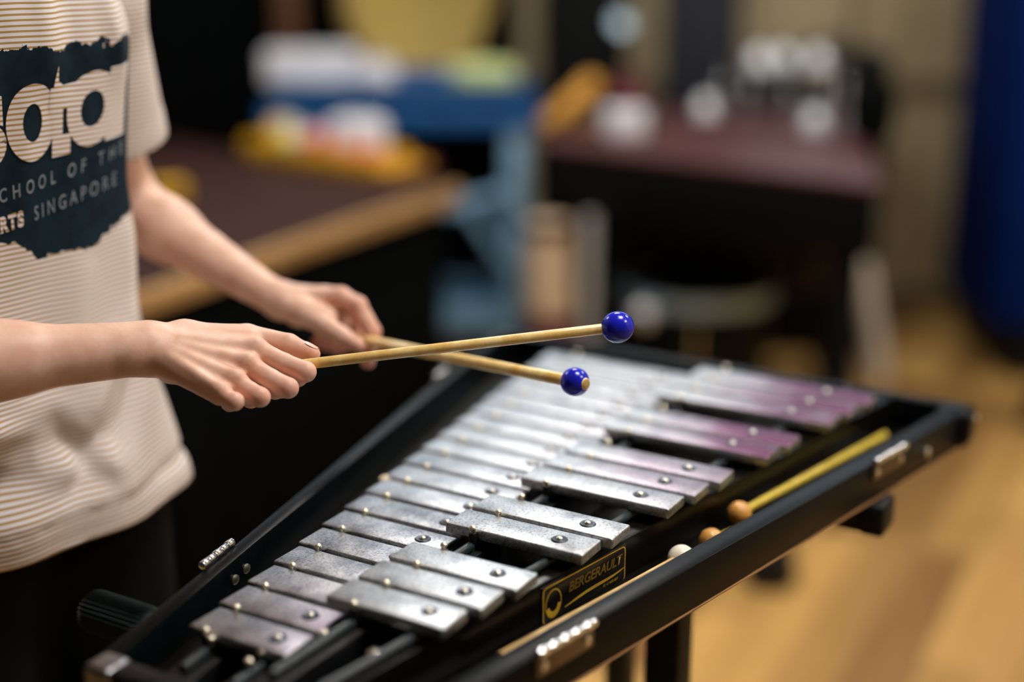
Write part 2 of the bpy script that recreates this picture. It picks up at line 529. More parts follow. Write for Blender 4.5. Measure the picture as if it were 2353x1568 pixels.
KN, KNI, KF, KFI = -2.55, -2.05, 19.75, 19.3
HT, HB = 0.05, -0.95
lo_ = lambda k: -4.92 - 0.206 * k
li_ = lambda k: -4.56 - 0.206 * k
ro_ = lambda k: 1.99 + 0.206 * k
ri_ = lambda k: 1.45 + 0.206 * k
pan = lambda k: 0.24 + 0.19 * k
bv = 0.0012
obj('side_wall', prism([L2(KN, lo_(KN)), L2(KF, lo_(KF)), L2(KF, li_(KF)), L2(KN, li_(KN))], HB * p, HT * p, bv), M['case'], G)
obj('side_wall', prism([L2(KN, ro_(KN)), L2(KF, ro_(KF)), L2(KF, ri_(KF)), L2(KN, ri_(KN))], HB * p, HT * p, bv), M['case'], G)
obj('end_wall', prism([L2(KN, li_(KN)), L2(KN, ri_(KN)), L2(KNI, ri_(KNI)), L2(KNI, li_(KNI))], HB * p, HT * p, bv), M['case'], G)
obj('end_wall', prism([L2(KF, li_(KF)), L2(KF, ri_(KF)), L2(KFI, ri_(KFI)), L2(KFI, li_(KFI))], HB * p, HT * p, bv), M['case'], G)
obj('case_bottom', prism([L2(KNI, li_(KNI)), L2(KNI, ri_(KNI)), L2(KFI, ri_(KFI)), L2(KFI, li_(KFI))], (HB) * p, (HB + .12) * p), M['case_in'], G)

nat_l = lambda k: -3.936 - 0.139 * k
nat_r = lambda k: -1.62 + 0.0 * k
nat_p = lambda k: -3.4546 - 0.1105 * k
nat_s = lambda k: -2.14 - 0.020 * k
acc_l = lambda x: -1.907 + 0.0366 * x
acc_r = lambda x: 0.53 + 0.188 * x
acc_p = lambda x: -1.178 + 0.0366 * x
acc_s = lambda x: 0.006 + 0.1463 * x
HA = 0.488
TH_N, TH_A, BW = 0.22, 0.24, 0.875
tb = 0.10     # tube radius in pitches

def rail(fy, half, h0, h1, k0=-1.9, k1=19.2, name='bar_rail'):
    obj(name, prism([L2(k0, fy(k0) - half), L2(k1, fy(k1) - half), L2(k1, fy(k1) + half), L2(k0, fy(k0) + half)], h0 * p, h1 * p, 0.001), M['rail'], G)
def cord(fy, h, k0=-1.3, k1=18.9):
    n = 40
    obj('rubber_tube', tube([L3(k0 + (k1 - k0) * i / n, fy(k0 + (k1 - k0) * i / n), h) for i in range(n + 1)], tb * p, 12), M['tube'], G)
rail(nat_p, .32, HB + .12, -TH_N - 2 * tb); cord(nat_p, -TH_N - tb)
rail(nat_s, .32, HB + .12, -TH_N - 2 * tb); cord(nat_s, -TH_N - tb)
rail(acc_p, .26, HB + .12, HA - TH_A - 2 * tb); cord(acc_p, HA - TH_A - tb)
ha = HA - TH_A - 2 * tb
obj('bar_rail', prism([L2(-1.9, acc_s(-1.9) - .25), L2(19.2, acc_s(19.2) - .25), L2(19.2, pan(19.2)), L2(-1.9, pan(-1.9))], (HB + .12) * p, ha * p, 0.0009), M['case_in'], G)
cord(acc_s, HA - TH_A - tb)

obj('bottom_lip', prism([L2(KN + .1, ro_(KN) - .3), L2(KF - .1, ro_(KF) - .3), L2(KF - .1, ro_(KF) + .03), L2(KN + .1, ro_(KN) + .03)], (HB - .035) * p, HB * p, .0003), M['lip'], G)
# one tone bar: a bevelled slab with a screw hole seat, screw and washer
def bar_mesh(length, th):
    bm = box((0, 0, -th * p / 2), (BW * p, length * p, th * p))
    bevel(bm, 0.0017, 3)
    me = bpy.data.meshes.new('tone_bar'); bmesh.ops.recalc_face_normals(bm, faces=bm.faces[:]); bm.to_mesh(me); bm.free()
    me.polygons.foreach_set('use_smooth', [True] * len(me.polygons)); me.set_sharp_from_angle(angle=math.radians(35))
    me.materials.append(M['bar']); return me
def screw_mesh():
    r = 0.0028
    return lathe([(r, 0), (r, 0.0008), (r * .8, 0.0016), (r * .4, 0.0021), (0, 0.0022)], 20)
scr0 = None; wsh0 = None
def tone_bar(k, yl, yr, ys, h, th, stain_reflect, wear=.2):
    global scr0, wsh0
    yc = (yl + yr) / 2
    o = bpy.data.objects.new('tone_bar', bar_mesh(yr - yl, th)); link(o, G); o.location = L3(k, yc, h)
    o.rotation_euler = (0, 0, random.uniform(-.006, .006)); o['stain_reflect'] = float(stain_reflect)
    if stain_reflect > .7: o['label'] = 'tone bar with a purple reflection painted at the outer end'
    o['stain_reflect'] = float(stain_reflect); o['wear'] = float(wear)
    at = (0, -(ys - yc) * p, 0)
    if scr0 is None:
        scr0 = obj('screw', screw_mesh(), M['nickel'], o, at)
        scr0.location = (at[0], at[1], 0.0006)
        rr = .0068
        wsh0 = obj('washer', lathe([(0.0024, 0.0002), (0.0038, 0.0011), (rr * .86, 0.0011), (rr, 0.0002)], 28), M['darkmetal'], o, at)
    else:
        dup(scr0, o, (at[0], at[1], 0.0006)); dup(wsh0, o, at)
    return o
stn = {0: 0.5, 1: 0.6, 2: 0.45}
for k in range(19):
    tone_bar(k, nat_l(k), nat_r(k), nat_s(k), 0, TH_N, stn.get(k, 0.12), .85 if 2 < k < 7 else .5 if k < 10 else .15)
ACC = [1.5, 2.5, 3.5, 5.5, 6.5, 8.5, 9.5, 10.5, 12.5, 13.5, 15.5, 16.5, 17.5]
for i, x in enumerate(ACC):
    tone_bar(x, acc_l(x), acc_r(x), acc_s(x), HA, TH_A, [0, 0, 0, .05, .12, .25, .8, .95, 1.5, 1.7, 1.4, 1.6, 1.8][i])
obj('felt_washer', add_ball(bmesh.new(), (0, 0, 0), .0052, 20, 1.3, .9, .5), simple('cream_felt', rgb(226, 206, 176), .9), G, L3(7.55, nat_l(7.55) - .02, -.06))
# guide pins between the bars: a steel pin in a black rubber sleeve
pin0 = None
def guide_pin(k, y, top, foot):
    global pin0
    h = top - foot
    o = obj('guide_pin', add_ball(cyl((0, 0, 0), (0, 0, h * p), 0.0021, 12), (0, 0, h * p), 0.0031, 16, 1, 1, .8), M['brass'], G, L3(k, y, foot))
    obj('sleeve', cyl((0, 0, 0.002), (0, 0, (h - .10) * p), 0.0034, 14, bev=.0005), M['rubber'], o)
for k in range(20):
    guide_pin(k - .5, nat_p(k), 0.05, -TH_N - 2 * tb)
for x in ACC:
    guide_pin(x - .5, acc_p(x), HA + 0.05, ha)
    if x + 1 not in ACC: guide_pin(x + .5, acc_p(x), HA + 0.05, ha)
for k in (.5, 4.5, 7.5, 11.5, 14.5):
    guide_pin(k, -1.46, 0.06, -TH_N - 2 * tb)
# rail end screws near the high end
for k, y in ((-.50, -3.33), (-.42, -2.18), (-.80, -2.17)):
    guide_pin(k, y, -.1, -TH_N - 2 * tb)
obj('rail_screw', lathe([(.0055, 0), (.0055, .001), (.0035, .0026), (0, .0032)], 20), M['nickel'], G, L3(.6, -.38, ha - .15))
# corner guards
M['darksteel'] = simple('brushed_dark_steel', (0.30, 0.30, 0.32), 0.3, 1.0, .1, 90)
def corner(k, y, sk, sy, size, low, bv_, mt='case'):
    t = bmesh.new()
    h0, h1 = (HB - low) * p, HT * p + .0012
    add_box(t, (sk * (-size / 2 + .06) * p, sy * (-size / 2 + .06) * p, (h0 + h1) / 2), (size * p, size * p, h1 - h0), bv_, seg=5)
    o = obj('corner_guard', t, M[mt], G, L3(k, y, 0))
    sc_ = obj('rivet', lathe([(.003, 0), (.003, .001), (.002, .0018), (0, .002)], 16, axis=(0, sy, 0)), M['nickel'], o)
    sc_.location = (sk * -.2 * p, sy * .06 * p, -.25 * p)
    return o
corner(KF, ro_(KF), 1, -1, 1.0, .05, .011); corner(KN, lo_(KN), -1, 1, .62, 0, .004, 'darksteel'); corner(KF, lo_(KF), 1, 1, .8, .05, .009); corner(KN, ro_(KN), -1, -1, .7, 0, .006)
# hinges and latches on the side walls
def hinge(k0, k1, fy, out):
    km = (k0 + k1) / 2; ang = math.atan2(-(fy(k1) - fy(k0)), k1 - k0); n = (k1 - k0) * p
    e = empty('lid_hinge', L3(km, fy(km), HT), ang, G)
    s = -out
    obj('leaf', box((0, s * .0012, -.0085), (n, .0022, .017), .0008), M['darknickel'], e)
    b = bmesh.new()
    for q in range(5):
        x0 = -n / 2 + n * q / 5
        add_cyl(b, (x0 + .0004, s * .0025, .0022), (x0 + n / 5 - .0004, s * .0025, .0022), .0034 if q % 2 == 0 else .0030, 16, bev=.0004)
    obj('knuckle', b, M['chrome'], e)
    for q in (-.38, .38):
        obj('screw', lathe([(.0034, 0), (.0034, .0008), (.002, .0016), (0, .0018)], 16, axis=(0, s, 0)), M['chrome'], e, (q * n, s * .0022, -.0095))
hinge(1.7, 3.35, ro_, 1); hinge(14.0, 15.6, ro_, 1); hinge(1.45, 2.7, lo_, -1); hinge(14.25, 15.1, lo_, -1)
for k, h in ((2.05, -.37), (2.52, -.34)):
    obj('wall_screw', lathe([(.0042, 0), (.0042, .001), (.0025, .0018), (0, .002)], 20, axis=(0, -1, 0)), M['brass'], G, L3(k, li_(k) + .02, h))
obj('wall_screw', lathe([(.0055, 0), (.0055, .001), (.003, .002), (0, .0024)], 20, axis=(0, -1, 0)), M['nickel'], G, L3(17.0, ro_(17.0), -.54))

def text_mesh(s, size, bold=0.0, shear=0.0, spacing=1.0, align='CENTER', depth=0.0):
    cu = bpy.data.curves.new('t', 'FONT'); cu.body = s; cu.size = size; cu.offset = bold; cu.shear = shear
    cu.space_character = spacing; cu.align_x = align; cu.extrude = depth; cu.resolution_u = 6
    o = bpy.data.objects.new('t', cu); C.objects.link(o)
    dg = bpy.context.evaluated_depsgraph_get(); dg.update()
    me = bpy.data.meshes.new_from_object(o.evaluated_get(dg))
    bm = bmesh.new(); bm.from_mesh(me)
    bpy.data.objects.remove(o); bpy.data.curves.remove(cu); bpy.data.meshes.remove(me)
    return bm
# maker's plate on the inner rail, facing the mallet tray
ka, kb = 4.28, 7.05
ang = math.atan2(-(pan(kb) - pan(ka)), kb - ka)
PL = (kb - ka) * p * 1.018
pe = empty('nameplate', L3((ka + kb) / 2, pan((ka + kb) / 2), -.46), ang, G)
pl_h = 0.86 * p
obj('plate', box((0, -.0006, 0), (PL, .0012, pl_h), .0004), M['plate'], pe)
def flat(bm, y=-.0014):
    for v in bm.verts: v.co = Vector((v.co.x, y - v.co.z, v.co.y))
    return bm
def ring2d(pts, w):
    bm = bmesh.new(); n = len(pts); A = []; B = []
    for i, q in enumerate(pts):
        d = (Vector(pts[(i + 1) % n]) - Vector(pts[i - 1])).normalized(); nn = Vector((-d.y, d.x))
        A.append(bm.verts.new((q[0], q[1], 0))); B.append(bm.verts.new((q[0] + nn.x * w, q[1] + nn.y * w, 0)))
    for i in range(n):
        bm.faces.new((A[i], A[(i + 1) % n], B[(i + 1) % n], B[i]))
    return bm
def rrect(w, h, r, n=6):
    o = []
    for cx, cy, a0 in ((w - r, h - r, 0), (-w + r, h - r, 90), (-w + r, -h + r, 180), (w - r, -h + r, 270)):
        for i in range(n + 1):
            a = math.radians(a0 + 90 * i / n); o.append((cx + r * math.cos(a), cy + r * math.sin(a)))
    return o
obj('border', flat(ring2d(rrect(PL / 2 - .001, pl_h / 2 - .001, .004), .0011)), M['gold'], pe, smooth=False)
tx = flat(text_mesh('BERGERAULT', .0116, .0003, .2, 0.98))
for v in tx.verts: v.co += Vector((.0128, 0, .0012))
obj('lettering', tx, M['golddim'], pe, smooth=False)
tx = flat(text_mesh('02 47 000 859', .0034, .0, 0, 1.0))
for v in tx.verts: v.co += Vector((.033, 0, -.0115))
obj('small_lettering', tx, M['gold'], pe, smooth=False)
sw = bmesh.new(); T_, B_ = [], []
for i in range(25):
    u = i / 24; x = -.026 + .078 * u
    z = -.0095 + .0075 * u ** 1.6 + .0016 * math.sin(u * PI * 1.6); w = .0026 * (math.sin(PI * min(1, u * .96 + .04)) ** .6 + .12)
    T_.append(sw.verts.new((x, -.0016, z + w / 2))); B_.append(sw.verts.new((x, -.0016, z - w / 2)))
for i in range(24): sw.faces.new((B_[i], B_[i + 1], T_[i + 1], T_[i]))
obj('swoosh', sw, M['gold'], pe, smooth=False)
em = bmesh.new(); n = 40
for a0, a1, r0, r1 in ((0, 360, .0122, .0112), (195, 350, .0121, .0066)):
    A, B = [], []
    for i in range(n + 1):
        a = math.radians(a0 + (a1 - a0) * i / n)
        A.append(em.verts.new((-.0400 + r0 * .8 * math.cos(a), -.0016, -.001 + r0 * math.sin(a))))
        B.append(em.verts.new((-.0400 + r1 * .8 * math.cos(a), -.0016, -.001 + r1 * math.sin(a))))
    for i in range(n): em.faces.new((A[i], A[i + 1], B[i + 1], B[i]))
obj('emblem', em, M['gold'], pe, smooth=False)

# ------------------------------------------------------------------ the stand under it
S = empty('instrument_stand', (GX, GY, 0), math.pi / 2 - 0.52458)
tag(S, 'black folding metal stand with two cross arms carrying the glockenspiel', 'stand')
def SL(k, y, z): return (k * p, -y * p, z)
zu = ZB + (HB - .04) * p
KA = (-.1, 14.5)
for kk in KA:
    y0, y1 = lo_(kk) + .2, ro_(kk) - .2
    obj('cross_arm', box((kk * p, -(y0 + y1) / 2 * p, zu - .0165), (.034, (y1 - y0) * p, .032), .003), M['rubber'], S)
obj('end_cap', box(SL(14.5, ro_(14.5) - .02, zu - .0165), (.040, .024, .033), .005, seg=3), M['rubber'], S)
kn = empty('knob', SL(-.1, lo_(-.1) - .42, ZB - .6 * p), 0, S)
obj('grip', lathe([(0, .0), (.0150, .0), (.0166, .003), (.0169, .055), (.0158, .059), (.012, .061), (0, .061)], 180, axis=(0, 1, 0), ribs=30, ribd=.22), M['ribbed'], kn)
obj('collar', cyl((0, -.0145, 0), (0, .001, 0), .012, 24, bev=.001), M['ribbed'], kn)
for nm, yy in (('beam', .9), ('beam', -4.6)):
    obj(nm, box(SL(7.2, yy, zu - .045), (15.2 * p, .03, .024), .003), M['rubber'], S)
    for kk in (1.2, 11.2):
        leg = obj('leg', box(SL(kk, yy, (zu - .06) / 2 + .010), (.036, .036, zu - .074), .004), M['rubber'], S)
        obj('rubber_foot', cyl(SL(kk, yy, 0), SL(kk, yy, .014), .026, 20, bev=.002), M['rubber'], leg)
leg = obj('inner_leg', tube([SL(13.7, -1.6, zu - .03), SL(13.5, -1.5, .012)], .016), M['tube'], S)
obj('stretcher', tube([SL(1.2, .9, .25), SL(11.2, .9, .25)], .012), M['rubber'], S)
obj('stretcher', tube([SL(1.2, -4.6, .25), SL(11.2, -4.6, .25)], .012), M['rubber'], S)

# ================================================================== MALLETS
def mallet(name, label, tail, head, r_shaft, r_head, m_shaft, m_head, beyond=0.0, taper=1.0, endmat=None, bulge=1.0):
    """shaft from tail to the head's centre; optional end of the shaft showing through the head"""
    tail = Vector(tail); head = Vector(head); d = (head - tail).normalized()
    t = empty(name, tail); tag(t, label, 'mallet')
    Lh = (head - tail).length
    end = Lh + beyond
    obj('shaft', cyl((0, 0, 0), d * end, r_shaft * taper, 20, r2=r_shaft, bev=.0008), m_shaft, t)
    hb = bmesh.new(); n = 24; pr = []
    for i in range(n + 1):
        a = PI * i / n
        pr.append((r_head * math.sin(a) if 0 < i < n else 0, -r_head * bulge * math.cos(a)))
    obj('head', lathe(pr, 40, d * Lh, d), m_head, t)
    if endmat:
        obj('shaft_end', cyl(d * (end - .0005), d * (end + .0006), r_shaft * .82, 18, bev=.0002), endmat, t)
    return t
H1 = P(1419, 752, 1.139); T1 = P(722, 835, 1.146)
d1 = (T1 - H1).normalized()
mallet('mallet', 'blue headed mallet with rattan shaft in the near hand, raised higher and pointing right', T1 + d1 * .075, H1, .0043, .0128, M['rattan'], M['blueball'], -.004, bulge=1.04)
H2 = P(1321, 878, 1.180); T2 = P(850, 785, 1.345)
d2 = (T2 - H2).normalized()
mallet('mallet', 'blue headed mallet in the far hand, crossing behind the other, shaft tip showing through head', T2 + d2 * .075, H2, .0051, .0121, M['rattan'], M['blueball'], .0121, endmat=M['stickend'])
tr = (HB + .12)
rb = .0108
def tray(px, py, r):
    return PZ(px, py, ZB + tr * p + r)
hA = tray(1699, 1180, rb); tA = tray(2034, 1000, .006)
mallet('mallet', 'yellow shafted mallet with orange wooden ball lying in the side tray', tA, hA, .0038, rb, M['yellowshaft'], M['woodball'], -.003)
dv = (tA - hA).normalized()
k_b = 9.15; hB = GW(k_b, ri_(k_b) - .62, 0); hB.z = ZB + tr * p + rb
dl = Vector((SN, CS, 0)) * 1.0
dB = GW(15.2, ri_(15.2) - .13, 0) - GW(k_b, ri_(k_b) - .62, 0); dB.z = -.004; dB.normalize()
mallet('mallet', 'second orange wooden ball mallet in the side tray, shaft hidden behind the case wall', hB + dB * .20, hB, .0038, rb, M['yellowshaft'], M['woodball'], -.003)
hC = tray(1566, 1284, .0125); tC = tray(1150, 1513, .010)
mallet('mallet', 'pale wooden mallet with cream white head lying beside the gold nameplate', tC, hC, .0046, .0115, M['paleshaft'], M['whiteball'], -.003)

# ================================================================== THE PLAYER
TA = math.radians(52)
FD = Vector((math.sin(TA), -math.cos(TA), 0)); LD = Vector((math.cos(TA), math.sin(TA), 0))       # facing direction, and the player's left
TC = Vector((-0.480, 1.240, 0))                             # torso axis on the floor plan
def tors(l, f, z): return TC + LD * l + FD * f + Vector((0, 0, z))
J = {}
# near (right) arm and hand
Rw = P(332, 801, 1.137)
R_el = P(-120, 838, 1.085)
R_sh = tors(-.165, -.01, 1.315)
R_mcp = [P(590, 806, 1.146), P(572, 842, 1.132), P(544, 880, 1.117), P(508, 908, 1.104)]
R_pip = [P(703, 855, 1.134), P(662, 892, 1.119), P(598, 913, 1.105), P(540, 923, 1.096)]
R_dip = [P(684, 868, 1.155), P(632, 896, 1.141), P(576, 917, 1.127), P(528, 927, 1.114)]
R_tip = [P(655, 858, 1.166), P(606, 876, 1.156), P(560, 897, 1.144), P(522, 908, 1.128)]
R_r = [(.0108, .0082, .0074, .0066), (.0108, .0082, .0075, .0067), (.0102, .0078, .0071, .0064), (.0096, .0070, .0063, .0058)]
R_th = [P(425, 781, 1.157), P(568, 773, 1.168), P(664, 791, 1.163), P(717, 814, 1.158)]
# far (left) arm and hand
L_sh = tors(.140, -.012, 1.315)
L_el = P(275, 462, 1.47)
Lw = P(640, 690, 1.3979)
L_mcp = [P(783, 682, 1.3694), P(780, 690, 1.3905), P(770, 702, 1.4095), P(755, 715, 1.4243)]
L_pip = [P(822, 702, 1.3567), P(826, 735, 1.3799), P(806, 758, 1.4031), P(780, 765, 1.4200)]
L_dip = [P(856, 762, 1.3525), P(815, 782, 1.3821), P(782, 790, 1.3989), P(755, 788, 1.4116)]
L_tip = [P(845, 832, 1.3504), P(775, 800, 1.3736), P(745, 795, 1.3884), P(728, 785, 1.4010)]
L_r = [(.0107, .0090, .0080, .0068), (.0107, .0084, .0076, .0068), (.0102, .0079, .0071, .0064), (.0095, .007, .0064, .0058)]
L_th = [P(688, 716, 1.3715), P(742, 745, 1.3451), P(788, 774, 1.3356), P(822, 794, 1.3314)]

def body_mesh():
    f1 = 0.0016
    xs = axis_pts(-.78, .02, .010, f1, -.345, -.115)
    ys = axis_pts(1.0 - .12, 1.62, .010, f1, P(550, 850, 1.085)[1] - .02, P(740, 700, 1.345)[1] + .025)
    zs = axis_pts(-.02, 1.70, .012, f1, .955, 1.10)
    fd = Field(xs, ys, zs)
    A = lambda v: tuple(v)
    hd = tors(0, .02, 1.515)
    # trunk, neck, head
    fd.add([(A(tors(-.06, 0, .90)), A(tors(-.06, 0, 1.25)), .064, .070), (A(tors(.06, 0, .90)), A(tors(.06, 0, 1.25)), .064, .070)], .06, .03)
    fd.add([(A(tors(-.105, -.015, 1.295)), A(tors(.105, -.015, 1.295)), .045, .045), (A(tors(0, -.01, 1.32)), A(tors(0, .005, 1.42)), .052, .046)], .03, .04)
    UP = Vector((0, 0, 1))
    fd.add([(A(hd + UP * .035 - FD * .018), A(hd + UP * .025 + FD * .012), .080, .076), (A(hd - UP * .005 + FD * .02), A(hd - UP * .058 + FD * .036), .066, .044),
            (A(hd - UP * .075 + FD * .058), A(hd - UP * .075 + FD * .060), .024, .022)], .03, .02)
    fd.add([(A(hd + FD * .086 + UP * .006), A(hd + FD * .103 - UP * .024), .0075, .0105), (A(hd + FD * .092 - UP * .027 - LD * .010), A(hd + FD * .092 - UP * .027 + LD * .010), .007, .007)], .006, .010)
    for s in (-1, 1):
        for dz, w in ((.022, .011), (-.002, .012), (-.020, .008)):
            fd.add([(A(hd + LD * s * .082 - FD * .014 + UP * dz), A(hd + LD * s * .088 - FD * .020 + UP * dz), .006, w)], .004, .006)   # ears
        fd.add([(A(hd + LD * s * .020 + FD * .083 + UP * .022), A(hd + LD * s * .046 + FD * .072 + UP * .023), .008, .007)], .003, .010)   # brow
        fd.add([(A(hd + LD * s * .044 + FD * .062 - UP * .015), A(hd + LD * s * .046 + FD * .060 - UP * .02), .016, .014)], .003, .02)   # cheek
    fd.add([(A(hd - LD * .017 + FD * .082 - UP * .049), A(hd + LD * .017 + FD * .082 - UP * .049), .0055, .0055)], .003, .006)     # lips
    fd.add([(A(hd - LD * .014 + FD * .081 - UP * .057), A(hd + LD * .014 + FD * .081 - UP * .057), .006, .006)], .003, .006)
    # legs and feet
    for s in (-1, 1):
        fd.add([(A(tors(s * .070, 0, .86)), A(tors(s * .08, .01, .46)), .072, .056), (A(tors(s * .08, .01, .46)), A(tors(s * .08, -.005, .09)), .056, .036),
                (A(tors(s * .08, -.03, .04)), A(tors(s * .09, .14, .03)), .036, .026)], .02, .03)
    # arms
    fd.add([(A(L_sh), A(L_el), .035, .034), (A(L_el), A(L_el.lerp(Lw, .3)), .034, .0300), (A(L_el.lerp(Lw, .3)), A(Lw), .0300, .0165)], .02, .03)
    fd.add([(A(R_sh), A(R_el), .036, .036), (A(R_el), A(R_el.lerp(Rw, .30)), .036, .0262), (A(R_el.lerp(Rw, .30)), A(Rw), .0262, .0215)], .02, .03)
    # near hand: palm and metacarpals
    w0 = [Rw.lerp(q, .12) for q in R_mcp]
    pal = [(A(w0[i]), A(Rw.lerp(R_mcp[i], .97)), .0165 - .001 * i, R_r[i][0] - .0014) for i in range(4)]
    low = P(400, 836, 1.152); low2 = P(490, 858, 1.152)
    pal += [(A(low), A(low2), .017, .0125), (A(Rw), A(R_th[0]), .019, .0150), (A(R_th[0]), A(R_th[1].lerp(R_mcp[0], .35)), .0150, .0100)]
    fd.add(pal, .008, .008)
    # tendon ridges, knuckle heads and wrist bone
    cam = Vector((0, 0, CAMZ))
    for i in range(4):
        q = R_mcp[i] + ((cam - R_mcp[i]).normalized() * .6 + Vector((0, 0, .65)) + FD * .12) * .0042
        fd.add([(A(q), A(q), R_r[i][0] - .0027, R_r[i][0] - .0027)], .002, .0040)
        q0 = Rw.lerp(R_mcp[i], .35) + ((cam - R_mcp[i]).normalized() * .6 + Vector((0, 0, .6))) * (.0130 - .0005 * i)
        q1 = R_mcp[i] + ((cam - R_mcp[i]).normalized() * .6 + Vector((0, 0, .6))) * (.0088)
        fd.add([(A(q0), A(q1), .0009, .0017)], .002, .007)
    ul = P(303, 812, 1.124)
    fd.add([(A(ul), A(ul), .0125, .0125)], .002, .010)
    # far hand palm
    w1 = [Lw.lerp(q, .12) for q in L_mcp]
    pal = [(A(w1[i]), A(L_mcp[i]), .0145, L_r[i][0] - .0004) for i in range(4)]
    pal += [(A(Lw), A(L_th[0]), .0155, .0135), (A(L_th[0]), A(L_th[1].lerp(L_mcp[0], .25)), .0135, .0095)]
    fd.add(pal, .008, .008)
    ch = []
    for mc, pp, dd, tt, rr in ((R_mcp, R_pip, R_dip, R_tip, R_r), (L_mcp, L_pip, L_dip, L_tip, L_r)):
        for i in range(4):
            mid = mc[i].lerp(pp[i], .55)
            c = [(A(mc[i]), A(mid), rr[i][0] - .0016, rr[i][1] - .0008), (A(mid), A(pp[i]), rr[i][1] - .0008, rr[i][1]), (A(pp[i]), A(dd[i]), rr[i][1] - .0004, rr[i][2]), (A(dd[i]), A(tt[i]), rr[i][2], rr[i][3])]
            ch.append(c)
    ch.append([(A(R_th[0]), A(R_th[1]), .0135, .0102), (A(R_th[1]), A(R_th[2]), .0100, .0085), (A(R_th[2]), A(R_th[3]), .0084, .0068)])
    ch.append([(A(L_th[0]), A(L_th[1]), .0125, .0100), (A(L_th[1]), A(L_th[2]), .0098, .0088), (A(L_th[2]), A(L_th[3]), .0086, .0068)])
    fd.fingers(ch, .0024, .0036, .0006)
    V, Q = surface_nets(fd.F, fd.ax)
    V = relax(V, Q, 2)
    return V, Q

V, Q = body_mesh()
body = mesh_from('person', V, Q, M['skin'])
tag(body, 'person in striped T-shirt and black trousers standing left, holding two blue headed mallets', 'person')
red = np.zeros(len(V))
for pts, w, s in ((R_pip, .6, .012), (R_mcp, .35, .014), (L_pip, .8, .016), (L_tip, 1.0, .02), ([tors(0, .105, 1.462)], .7, .016), (R_tip, .9, .014), (R_dip, .6, .012), (L_dip, .9, .018),
                  ([R_th[3], L_th[3]], .8, .014), (L_mcp, .5, .016)):
    for q in pts:
        red = np.maximum(red, w * np.exp(-((V - np.array(q)) ** 2).sum(1) / (s * s)))
at = body.data.attributes.new('redness', 'FLOAT', 'POINT'); at.data.foreach_set('value', red.astype(np.float32))
M['eye'] = simple('eye_white', rgb(236, 232, 228), .2, 0, .02); M['iris'] = simple('dark_brown_iris', rgb(40, 22, 14), .15)
hd_ = tors(0, .02, 1.515)
for sd in (-1, 1):
    ec = hd_ + LD * sd * .031 + FD * .0765 + Vector((0, 0, .006))
    eb = obj('eye', add_ball(bmesh.new(), (0, 0, 0), .0135, 24, 1, 1, .85), M['eye'], body, ec)
    obj('iris', add_ball(bmesh.new(), FD * .0098, .0060, 16), M['iris'], eb)
    obj('eyebrow', tube([hd_ + LD * sd * (.014 + .012 * q) + FD * (.0925 - .0065 * q * q * .5) + Vector((0, 0, .026 + .002 * math.sin(q * 1.4))) for q in range(4)], [.002, .003, .003, .0015], 8), M['hair'], body)
# thumbnails and fingernails (a small plate bent over the finger tip)
def nail(a, b, up, r, w, ln):
    a = Vector(a); b = Vector(b); d = (b - a).normalized(); up = Vector(up); up = (up - d * up.dot(d)).normalized(); s = d.cross(up)
    bm = bmesh.new(); rows = []
    for i in range(7):
        u = i / 6; row = []
        for j in range(9):
            v = (j / 8 - .5) * 2
            ww = w * (1 - .25 * (abs(2 * u - 1)) ** 3)
            ang = v * ww
            row.append(bm.verts.new(b + d * (ln * (u - .72)) + (up * math.cos(ang) + s * math.sin(ang)) * (r + .0003 - .0011 * u * u)))
        rows.append(row)
    for A_, B_ in zip(rows, rows[1:]):
        for j in range(8): bm.faces.new((A_[j], A_[j + 1], B_[j + 1], B_[j]))
    return bm
M['nail'] = simple('fingernail', rgb(230, 176, 158), 0.28, 0, 0.04, 60)
o = obj('thumbnail', nail(R_th[2], R_th[3], Vector((.15, .45, 1)), .0076, .8, .012), M['nail'], body)

